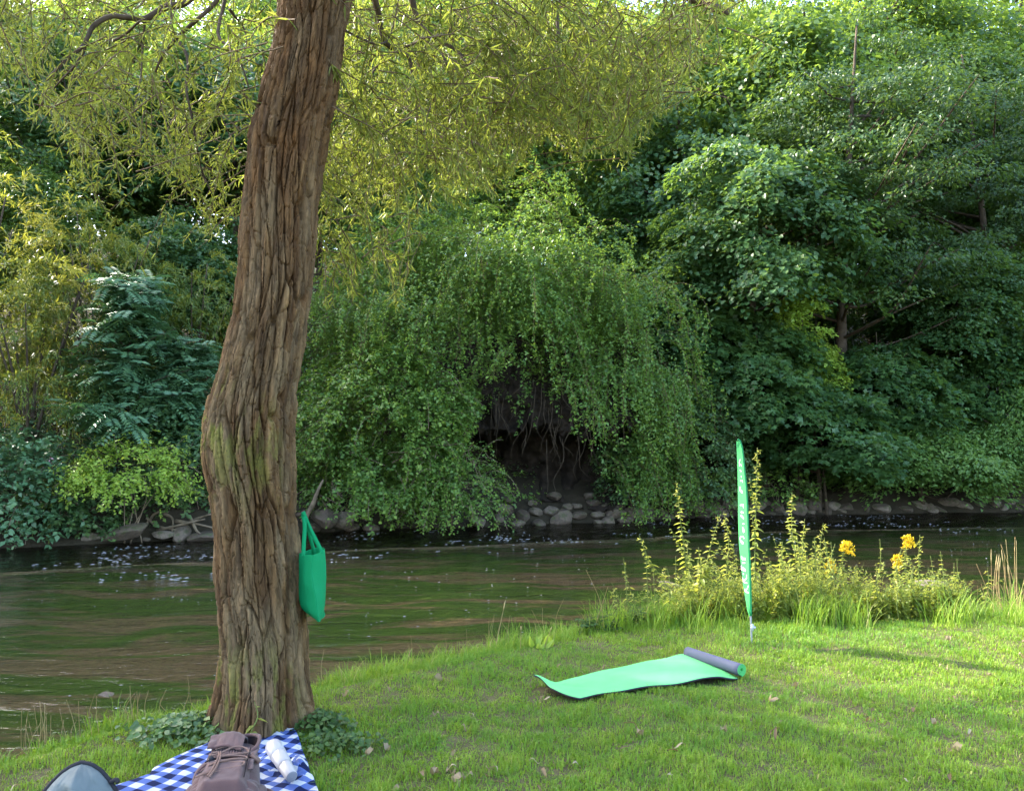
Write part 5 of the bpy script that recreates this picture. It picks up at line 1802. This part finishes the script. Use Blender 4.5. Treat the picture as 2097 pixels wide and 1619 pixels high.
# --- grey rucksack at the lower left
def grey_bag():
    loc = np.array((X(160, 3.45), 3.52, .002))
    root = tag(empty('daypack', loc, rz=math.radians(8)), 'grey-blue rounded daypack with black piping standing in the lower left corner', 'backpack')
    n, m = 60, 60
    H = .40
    arch = lambda t: .205 * np.interp(t, [0, .1, .35, .55, .7, .82, .91, .97, 1], [.88, .97, 1.0, .90, .73, .55, .38, .20, .02])
    panel = plain('daypack_cloth', (0.115, 0.138, 0.136), .7, .25, var=.12, scale=7, bump=.4, bscale=260)
    tt, uu = np.meshgrid(np.linspace(0, 1, n), np.linspace(-1, 1, m), indexing='ij')
    hw = arch(tt)
    lean = math.radians(14)
    def place3(x, y, z):
        return np.stack([x, y + z * math.sin(lean), z * math.cos(lean)], -1)
    bul = .085 * np.clip(1 - np.abs(uu) ** 3.2, 0, 1) ** .6 * np.clip((1 - tt) * 7, 0, 1) ** .5
    fold = .030 * np.sin(uu * 5 + tt * 9) * np.exp(-((tt - .72) / .22) ** 2) * (1 - uu ** 2) + .014 * fbm(uu * 2.5, tt * 5, o=3, seed=111)
    V = place3(uu * hw, -bul - fold * np.clip((1 - np.abs(uu)) * 5, 0, 1), tt * H)
    MB().add(V.reshape(-1, 3), grid_faces(n, m)).build('front_panel', panel, root)
    # piping round the arch
    t = np.concatenate([np.linspace(0, 1, 50), np.linspace(1, 0, 50)[1:]])
    sg = np.concatenate([-np.ones(50), np.ones(49)])
    P = place3(sg * arch(t) * 1.01, 0 * t - .004, t * H * 1.006)
    pm = MB()
    add_tube(pm, P, .010, 8)
    pm.build('piping', DARK, root)
    # body behind
    dep = np.linspace(0, 1, 10)
    ring = [P]
    for d in dep[1:]:
        ring.append((P - (0, 0, .2)) * np.array((1 - .2 * d ** 2, 1, 1 - .3 * d ** 2)) + np.array((0, .07 * d, .2 - .03 * d)))
    ring = np.array(ring)
    c = ring[-1].mean(0)
    ring = np.concatenate([ring, (c + (ring[-1] - c) * .5)[None], np.repeat(c[None, None], len(P), 1)])
    MB().add(ring.reshape(-1, 3), grid_faces(len(ring), len(P))).build('bag_body', plain('daypack_side', (0.018, 0.019, 0.022), .75, .25, bump=.3, bscale=300), root)
    tb_ = MB()
    q = place3(np.array([.125, .150, .160]), np.array([-.01, -.016, -.02]), np.array([.318, .330, .318]) )
    add_tube(tb_, spline(q, 8), .010, 8)
    tb_.build('zip_pull', DARK, root)


grey_bag()

# ------------------------------------------------------------------ weeds on the bank edge
rng = np.random.default_rng(303)


def tall_weed(px, py, Y, label, group=None, lean=0.0, lmat='weed', leaf=.10, seed=0, bushy=1.0, dens=1.0, cat='weed'):
    """One upright weed: stem, pairs of drooping leaves that shrink upward, small tassels near the tip."""
    r = np.random.default_rng(seed)
    tip = W(px, py, Y)
    zb = lawn_z(tip[0] - lean, Y)
    base = np.array((tip[0] - lean, Y, zb - .02))
    H = tip[2] - zb
    root = tag(empty('tall_weed', base), label, cat, group)
    q = spline([base, base + (lean * .15 + r.normal(0, .02), r.normal(0, .02), H * .4), base + (lean * .55 + r.normal(0, .02), 0, H * .75), tip], 40)
    sm, lm = MB(), MB()
    add_tube(sm, q - base, np.linspace(.0065, .0022, 40), 6)
    n = int(H / .05 * dens)
    P, D, N, L, Wd, R = [], [], [], [], [], []
    for k in range(n):
        t = .12 + .88 * k / n
        i = min(int(t * 39), 38)
        p0 = q[i] + (q[i + 1] - q[i]) * (t * 39 - i)
        a = k * 1.57 + r.normal(0, .3)
        sz = leaf * np.interp(t, [0, .25, .55, .85, 1], [.7, 1.15, .9, .45, .22]) * r.uniform(.75, 1.2)
        for sg in (0, math.pi):
            if r.random() < .12:
                continue
            d = np.array((math.cos(a + sg), math.sin(a + sg), np.interp(t, [0, .6, 1], [-.35, -.1, .5])))
            P.append(p0)
            D.append(d)
            N.append(np.array((0, 0, 1.)) + r.normal(0, .3, 3))
            L.append(sz)
            Wd.append(sz * r.uniform(.34, .48))
            R.append(np.clip(.35 + .5 * t + r.normal(0, .15), 0, 1))
        if t > .45 and r.random() < .8 * bushy:           # tassels and side shoots
            d = unit(np.array((math.cos(a + 1), math.sin(a + 1), -.2)))
            for s_ in range(3):
                P.append(p0 + d * .012 * s_)
                D.append(d + r.normal(0, .5, 3))
                N.append(r.normal(0, 1, 3))
                L.append(.035 * bushy)
                Wd.append(.012)
                R.append(.9)
    for b in range(int(3 * bushy)):                       # low branches
        t = r.uniform(.2, .6)
        i = int(t * 39)
        a = r.uniform(0, 6.28)
        e = q[i] + (math.cos(a) * .16, math.sin(a) * .12, .18 * H)
        sq_ = spline([q[i], (q[i] + e) / 2 + (0, 0, -.01), e], 10)
        add_tube(sm, sq_ - base, np.linspace(.003, .0015, 10), 4)
        for k in range(12):
            aa = k * 2.1
            P.append(sq_[min(2 + k * 7 // 11, 9)])
            D.append(np.array((math.cos(aa), math.sin(aa), .1)))
            N.append(np.array((0, 0, 1.)) + r.normal(0, .3, 3))
            L.append(leaf * .5)
            Wd.append(leaf * .2)
            R.append(np.clip(.6 + r.normal(0, .2), 0, 1))
    leaves(lm, np.array(P) - base, np.array(D), np.array(N), np.array(L), np.array(Wd), 'broad', np.array(R), r, droop=.3)
    sm.build('stem', M['stem'], root)
    lm.build('leaves', M[lmat], root)
    return root


tall_weed(1551, 916, 8.6, 'tallest nettle, rising just right of the flag to above its shoulder', lean=.06, seed=1, leaf=.085, bushy=1.2)
tall_weed(1384, 984, 8.8, 'tall nettle left of the flag with a bare tapering tip', lean=-.12, seed=2, leaf=.10)
tall_weed(1622, 1008, 8.9, 'leafy nettle standing between the flag and the goldenrod', lean=.04, seed=3, leaf=.12)
tall_weed(1482, 1046, 8.9, 'pale seeding nettle close to the left edge of the flag', lean=-.03, seed=4, leaf=.08, bushy=1.5)
tall_weed(1476, 1052, 8.5, 'nettle leaning right towards the flag', lean=.22, seed=5, leaf=.08)
tall_weed(1309, 1096, 8.6, 'nettle bending far out to the left over the water', lean=-.34, seed=6, leaf=.085)
tall_weed(1244, 1203, 8.3, 'short nettle bending left at the edge of the grass', lean=-.2, seed=7, leaf=.075)
tall_weed(1648, 1062, 9.0, 'slim seeding nettle right of the leafy one', lean=.01, seed=8, leaf=.07, bushy=1.4)
tall_weed(1686, 1070, 9.0, 'slender seeding nettle left of the first goldenrod', lean=.02, seed=9, leaf=.06, bushy=1.4)
tall_weed(1884, 1094, 9.2, 'upright pale weed right of the goldenrod flowers', lean=.02, seed=10, leaf=.06, bushy=1.2)
tall_weed(1430, 1120, 8.4, 'broad-leaved weed left of the flag foot', lean=.0, seed=11, leaf=.13)
tall_weed(2022, 1162, 9.0, 'small weed at the water beside the dry stalks on the right', lean=.02, seed=12, leaf=.06)
tall_weed(1600, 1120, 8.4, 'broad-leaved weed with drooping leaves behind the flag pole', lean=.03, seed=13, leaf=.14)
for k in range(64):
    px = rng.uniform(1395, 1960) if k < 52 else rng.uniform(1250, 1420)
    py = 1095 + 62 * abs(rng.normal()) + 30 * ((px - 1640) / 310.) ** 2
    tall_weed(px, py, rng.uniform(8.3, 9.1), 'knee-high yellow-green weed in the sunlit tangle on the bank', 'weeds in the sunlit tangle', lean=rng.normal(0, .07), seed=400 + k, leaf=rng.uniform(.04, .085), bushy=rng.uniform(.3, 1.3), dens=rng.uniform(.55, 1.0))


def bushy_weed(px, py, Y, seed, label, group):
    """A many-stemmed weed: thin branching stems with small leaves and pale seed heads."""
    r = np.random.default_rng(seed)
    tip = W(px, py, Y)
    zb = lawn_z(tip[0], Y)
    base = np.array((tip[0], Y, zb - .02))
    H = tip[2] - zb
    root = tag(empty('bushy_weed', base), label, 'weed', group)
    sm, lm = MB(), MB()
    P, D, N, L, R = [], [], [], [], []
    for k in range(11):
        a = r.uniform(0, 6.28)
        sp_ = r.uniform(.03, .20)
        e = np.array((math.cos(a) * sp_, math.sin(a) * sp_, H * r.uniform(.55, 1.02)))
        q = spline([(0, 0, 0), e * (.25, .25, .5) + r.normal(0, .01, 3), e], 16)
        add_tube(sm, q, np.linspace(.003, .0012, 16), 4, cap=False)
        hue = r.uniform(.1, .7)
        m = int(34 * H / .7) + 8
        t = r.uniform(.15, 1, m)
        i = np.clip((t * 15).astype(int), 0, 14)
        P.append(q[i] + r.normal(0, .012, (m, 3)))
        D.append(np.stack([r.normal(0, 1, m), r.normal(0, 1, m), r.normal(.15, .5, m)], -1))
        N.append(r.normal(0, .5, (m, 3)) + (0, 0, .8))
        L.append(np.interp(t, [.15, .5, 1], [.085, .065, .022]) * r.uniform(.6, 1.2, m))
        R.append(np.clip(hue + .3 * (t - .5) + r.normal(0, .15, m), 0, 1))
    L_ = np.concatenate(L)
    leaves(lm, np.concatenate(P), np.concatenate(D), np.concatenate(N), L_, L_ * .34, 'broad', np.concatenate(R), r, droop=.3)
    sm.build('stem', M['stem'], root)
    lm.build('leaves', M['weed'], root)


for k in range(78):
    px = rng.uniform(1380, 1960)
    py = 1128 + 55 * abs(rng.normal()) + 34 * ((px - 1650) / 310.) ** 2
    bushy_weed(px, py, rng.uniform(8.2, 9.1), 700 + k, 'bushy small-leaved weed in the sunlit tangle on the bank', 'bushy weeds in the tangle')
for k in range(14):
    px = rng.uniform(1180, 1420)
    py = 1262 - (px - 1180) * .25 + rng.uniform(-20, 20)
    tall_weed(px, py, float(G(px, 1300 - (px - 1180) * .18)[1]) + .15, 'low green weed on the bank edge left of the nettles', 'low weeds on the bank edge', lean=rng.normal(0, .05), seed=500 + k, leaf=rng.uniform(.06, .12), lmat='ivy')


def goldenrod(px, py, Y, label, lean=0.0, seed=0, w=.10, tilt=.6):
    r = np.random.default_rng(seed)
    root = tall_weed(px, py, Y, label, None, lean, 'weed', .075, seed, .3, 1.6, 'flower')
    root.name = 'goldenrod'
    base = np.array(root.location)
    tip = W(px, py, Y) - base
    fl = MB()
    for k in range(15):                                   # arching branches of the plume
        a = r.uniform(0, 6.28)
        h = -.11 + .13 * k / 15
        ln = w * (1.1 - .6 * k / 15) * r.uniform(.7, 1.1)
        t = np.linspace(.1, 1, 34)[:, None]
        d = np.array((math.cos(a) + tilt * .5, math.sin(a) * .7, .45))
        q = tip + (0, 0, h) + d * ln * t + np.array((0, 0, -.6)) * ln * t ** 2
        q = q + r.normal(0, .006, q.shape)
        leaves(fl, q, r.normal(0, 1, q.shape) + (0, 0, .6), r.normal(0, 1, q.shape), .019, .014, 'rhomb', None, r)
    fl.build('flower_head', M['flower'], root)


goldenrod(1730, 1112, 8.9, 'goldenrod with the biggest bright yellow plume, left one of the pair', seed=21, w=.13)
goldenrod(1856, 1100, 9.1, 'goldenrod with the highest yellow plume, right of the bank tangle', seed=22, w=.10)
goldenrod(1836, 1140, 9.0, 'goldenrod with a smaller yellow plume just below the highest one', seed=23, w=.09)
goldenrod(1698, 1150, 8.8, 'goldenrod with a faded orange-yellow plume beneath the biggest one', seed=24, w=.09)


def stalk(px0, py0, px1, py1, Y, label, group=None, r0=.003, head=0.0, bend=0.0):
    a, b = W(px0, py0, Y), W(px1, py1, Y)
    a[2] = min(a[2], lawn_z(a[0], Y) + .02)
    mb = MB()
    mid = (a + b) / 2 + (bend, 0, abs(bend) * .3)
    q = spline([a, mid, b], 16)
    add_tube(mb, q, np.linspace(r0, r0 * .5, 16), 5, rnd=rng.uniform(.2, .9))
    if head:
        add_tube(mb, q[-4:], np.array((.3, 1, .8, .2)) * head, 6, rnd=.9)
    return tag(mb.build('dry_stalk', M['dry']), label, 'stalk', group)


stalk(1013, 1325, 1035, 1228, 7.2, 'tallest dry grass stalk at the water edge in the middle of the bank', head=.006)
stalk(1066, 1322, 1067, 1280, 7.2, 'pale straight dry stalk right of the tallest one', head=.006)
stalk(1115, 1318, 1130, 1282, 7.3, 'short pale stalk leaning right near the broad weed leaves', head=.005)
stalk(1215, 1268, 1245, 1200, 8.0, 'dry stalk crossing the bent nettle at the water edge')
stalk(1238, 1266, 1200, 1166, 8.0, 'thin dry stalk leaning left over the river with a drooping tip', bend=.04)
LST, GST = 'reddish dry stalk in the clump at the right end of the bank', 'reddish dry stalks at the right'
for k in range(22):
    x0 = rng.uniform(2035, 2100)
    stalk(x0, 1275, x0 + rng.normal(-14, 22), rng.uniform(1098, 1200), rng.uniform(8.9, 9.3), LST, GST, .0035, head=.006 if k % 3 == 0 else 0, bend=rng.normal(0, .03))
LSB, GSB = 'thin dry grass stalk sticking up along the near bank', 'dry stalks along the near bank'
for k in range(70):
    px = rng.choice([rng.uniform(0, 430), rng.uniform(10, 180), rng.uniform(650, 1180), rng.uniform(1950, 2097)])
    g0 = np.interp(px, [0, 440, 640, 950, 1200, 2097], [1522, 1440, 1398, 1330, 1280, 1250])
    Y = float(G(px, g0)[1]) + rng.uniform(-.1, .2)
    h = rng.uniform(20, 70)
    stalk(px, g0 + 10, px + rng.normal(0, 14), g0 - h, Y, LSB, GSB, .002, bend=rng.normal(0, .02))

# broad dock leaves by the water
dk = MB()
o = G(1112, 1322)
root = tag(empty('dock_plant', o), 'dock plant with broad upright leaves at the water edge in the middle of the bank', 'plant')
a = rng.uniform(0, 6.28, 14)
leaves(dk, np.stack([rng.normal(0, .05, 14), rng.normal(0, .04, 14), np.full(14, -.02)], -1), np.stack([np.cos(a) * .7, np.sin(a) * .5, rng.uniform(.6, 1.3, 14)], -1), np.tile((0, -1., .3), (14, 1)) + rng.normal(0, .3, (14, 3)), rng.uniform(.06, .14, 14), rng.uniform(.035, .055, 14), 'broad', None, rng, droop=.25)
dk.build('leaves', M['lime'], root)


# --- ivy and ground elder round the trunk
def leaf_patch(name, px, py, a, b, h, n, mat, label, leaf=.07, seed=0, cat='plant'):
    r = np.random.default_rng(seed)
    O = G(px, py)
    root = tag(empty(name, O), label, cat)
    x, y = r.normal(0, .5, n) * a, r.normal(0, .5, n) * b
    hh = h * np.exp(-(x / a) ** 2 - (y / b) ** 2) * r.random(n) ** .6
    zz = np.array([lawn_z(O[0] + i, O[1] + j) for i, j in zip(x, y)])
    P = np.stack([x, y, zz + .03 + hh], -1)
    lm = MB()
    ang = r.uniform(0, 6.28, n)
    leaves(lm, P, np.stack([np.cos(ang), np.sin(ang) - .3, r.normal(-.15, .25, n)], -1), r.normal(0, .4, (n, 3)) + (0, -.35, 1), leaf * r.uniform(.6, 1.2, n), leaf * r.uniform(.6, .95, n), 'broad', None, r)
    st = MB()
    for k in range(0, n, 3):
        p = P[k]
        add_tube(st, [p * (.8, .8, 0) + (0, 0, zz[k] - .01), p * (.95, .95, .6), p], .0018, 3, cap=False)
    lm.build('leaves', mat, root)
    st.build('stems', M['stem'], root)


leaf_patch('ground_elder', 400, 1500, .38, .20, .09, 330, M['bush'], 'patch of ground elder left of the willow foot', .052, 1)
leaf_patch('ground_elder', 355, 1520, .25, .14, .08, 150, M['bush'], 'small leafy patch beside the blanket edge', .045, 2)
leaf_patch('ivy_patch', 650, 1496, .20, .17, .09, 280, M['ivy'], 'dark ivy patch at the right foot of the willow trunk', .045, 3)
leaf_patch('ivy_patch', 690, 1530, .24, .16, .06, 220, M['ivy'], 'low ivy spilling onto the lawn right of the blanket', .042, 4)
leaf_patch('ivy_patch', 500, 1482, .16, .06, .07, 90, M['ivy'], 'ivy between the backpack and the willow trunk', .05, 5)
sp = tall_weed(521, 1436, 4.92, 'bright green sprig growing against the front of the willow trunk', lean=.0, seed=61, leaf=.07, bushy=.3, dens=1.4, cat='plant')
sp.name = 'sprig'

# ------------------------------------------------------------------ grass
rng = np.random.default_rng(500)


def grass_field(n_target, seed, ymin, ymax, dens_pow):
    r = np.random.default_rng(seed)
    k = int(n_target * 1.9)
    y = ymin + (ymax - ymin) * r.random(k) ** dens_pow
    x = r.uniform(-1, 1, k) * (0.66 * y + 1.6)
    s = y - ynear(x)
    ok = s < 0.22
    # bare, trodden patches
    bare = fbm(x * 1.1, y * 1.1, o=3, seed=71)
    for bx, by, br in ((G(965, 1590)[0], G(965, 1590)[1], .28), (G(1720, 1400)[0], G(1720, 1400)[1], .35), (G(330, 1570)[0], G(330, 1570)[1], .2), (G(1460, 1450)[0], G(1460, 1450)[1], .25), (G(90, 1605)[0], G(90, 1605)[1], .22)):
        bare = bare + .85 * np.exp(-(((x - bx) / br) ** 2 + ((y - by) / (br * .6)) ** 2)) * (.6 + .6 * vnoise(x * 12, y * 12, seed=72))
    ok &= r.random(k) > sstep(.45, .95, bare) * .7
    # not under the mat, nor through the blanket
    def inside(quad, x, y):
        return in_poly(x, y, np.array(quad))
    N0, N1, F0, F1 = MATQ
    ok &= ~inside([N0[:2] + (.02, .025), N1[:2] + (-.01, .03), F1[:2], F0[:2]], x, y)
    bl = [G(520, 1488)[:2], G(400, 1545)[:2], G(245, 1622)[:2], (-2.85, 3.3), (-.62, 3.2), G(650, 1622)[:2], G(622, 1550)[:2], G(588, 1476)[:2]]
    ok &= ~inside(bl, x, y)
    ok &= np.hypot(x - IW[0], y - TY) > .29
    x, y, s = x[ok][:n_target], y[ok][:n_target], s[ok][:n_target]
    n = len(x)
    patch = sstep(-.3, .4, fbm(x * .9 + 3, y * .9, o=3, seed=73) + .55 * fbm(x * 7, y * 7, o=2, seed=76) + .15 * r.normal(0, 1, n))
    clump = 1.3 * fbm(x * 6, y * 6, o=3, seed=74)
    h = (.030 + .030 * r.random(n) ** 1.5) * (1 + .75 * np.clip(clump, -.8, 1))
    edge = sstep(-.55, -.02, s) * (.5 + .8 * (vnoise(x * 3, y * 3, seed=75) > -.1)) * r.random(n) ** .7
    h = h * (1 + 2.8 * edge * np.interp(x, [-4, -1, 0, 2, 6], [.8, .6, 1.0, 1.5, 1.4]))
    h = h * (1 + .8 * np.exp(-((x - G(1540, 1290)[0]) ** 2 + (y - G(1540, 1290)[1]) ** 2) / .6))
    w = .0028 + .0022 * r.random(n)
    broad = r.random(n) < .06 + .30 * (fbm(x * 2.5, y * 2.5, o=2, seed=78) > .22)
    w = np.where(broad, w * 3.4, w)
    h = np.where(broad, h * .55, h)
    a = r.uniform(0, 2 * math.pi, n)
    ln = r.uniform(.15, 1.25, n)
    dx, dy = np.cos(a) * h * ln * .75, np.sin(a) * h * ln * .75
    b = np.stack([x, y, zlawn(x, y) - .006], -1)
    sd = np.stack([-np.sin(a + r.normal(0, .6, n)), np.cos(a), np.zeros(n)], -1)
    m = b + np.stack([dx * .35, dy * .35, h * .62], -1)
    t = b + np.stack([dx, dy, h * (1.0 - .28 * ln)], -1)
    V = np.stack([b - sd * w[:, None] * .5, b + sd * w[:, None] * .5, m + sd * w[:, None] * .45, m - sd * w[:, None] * .45, t], 1)
    i = np.arange(n)[:, None] * 5
    rnd = np.clip(.40 + .22 * r.normal(0, 1, n) + .28 * fbm(x * 4 + 7, y * 4, o=3, seed=77) + .4 * (r.random(n) < .04), 0, 1)
    mb = MB().add(V.reshape(-1, 3), i + np.array((0, 1, 2, 3)), rnd=np.repeat(rnd, 5), patch=np.repeat(patch, 5))
    mb.F.append(i + np.array((3, 2, 4)))
    return mb


tag(grass_field(340000, 1, 2.6, 10.6, 1.25).build('grass', M['grass']), 'short lawn grass with longer tufts along the river edge', 'grass', kind='stuff')

# long arching grass along the edge and among the weeds
mb = MB()
r = np.random.default_rng(7)
for k in range(190):
    px = r.choice([r.uniform(1230, 1440), r.uniform(980, 1240), r.uniform(1400, 2097), r.uniform(1640, 1760), r.uniform(1950, 2097), r.uniform(700, 980)])
    g0 = np.interp(px, [700, 950, 1200, 1420, 2097], [1392, 1330, 1280, 1262, 1250]) + r.uniform(-6, 16) + (28 * r.random() ** 2 if px > 1400 else 0)
    O = G(px, g0)
    if O[1] > ynear(O[0]) + .1:
        O[1] = float(ynear(O[0]))
    hh = r.uniform(.10, .22) if px < 1230 else r.uniform(.16, .42) if r.random() < .6 else r.uniform(.25, .5)
    dn = r.uniform(.3, 1)
    for b in range(int(34 * dn)):
        a = r.uniform(0, 6.28)
        h = hh * r.uniform(.5, 1.1)
        l = h * r.uniform(.2, .9)
        s = np.array((O[0] + r.normal(0, .07), O[1] + r.normal(0, .05), lawn_z(O[0], O[1]) - .01))
        t = np.linspace(0, 1, 6)[:, None]
        q = s + np.array((math.cos(a) * l, math.sin(a) * l, 0)) * t ** 1.5 + np.array((0, 0, 1.)) * (h * (t * 1.25 - .45 * t ** 3))
        sd = np.array((-math.sin(a), math.cos(a), 0)) * (.0035 * (1 - t * .85))
        V = np.stack([q - sd, q + sd], 1).reshape(-1, 3)
        i = np.arange(5)[:, None] * 2
        mb.add(V, i + np.array((0, 1, 3, 2)), rnd=np.clip(r.normal(.62, .25), 0, 1), patch=r.random() * .6)
tag(mb.build('long_grass', M['grass']), 'long arching grass fringing the river bank', 'grass', kind='stuff')

# ------------------------------------------------------------------ fallen leaves on the lawn
rng = np.random.default_rng(99)
LM = []
for k in range(4):
    mb = MB()
    t = np.linspace(0, 1, 9)
    wv = np.sin(t * math.pi) ** .8 * (.010 if k < 3 else .022)
    L_ = .085 if k < 3 else .07
    cz = .018 * np.sin(t * math.pi * (1 + .4 * k)) * (.5 + .3 * k)
    V = np.stack([np.stack([t * L_, -wv, cz + .004], -1), np.stack([t * L_, 0 * t, cz], -1), np.stack([t * L_, wv, cz + .006], -1)], 0)
    mb.add(V.reshape(-1, 3), grid_faces(3, 9), rnd=(.15, .5, .95, .7)[k])
    LM.append(mb.mesh('fallen_leaf', M['deadleaf']))
for k in range(95):
    px, py = rng.uniform(0, 2097), 1300 + 319 * rng.random() ** .8
    if k < 12:
        px, py = rng.normal(965, 60), rng.normal(1585, 20)
    O = G(px, min(py, 1616))
    if O[1] > ynear(O[0]) - .3 or in_poly(np.array([O[0]]), np.array([O[1]]), np.array([MATQ[0][:2], MATQ[1][:2], MATQ[3][:2], MATQ[2][:2]]))[0] or (px < 670 and py > 1470 and px > 70):
        continue
    i = rng.integers(4)
    o = bpy.data.objects.new('fallen_leaf', LM[i])
    COL.objects.link(o)
    o.location = (O[0], O[1], lawn_z(O[0], O[1]) + rng.uniform(.018, .038))
    o.rotation_euler = (rng.normal(0, .35), rng.normal(0, .35), rng.uniform(0, 6.28))
    s = rng.uniform(.6, 1.1)
    o.scale = (s, s, s)
    tag(o, 'dry fallen leaf lying in the grass of the lawn', 'leaf', 'fallen leaves on the lawn')
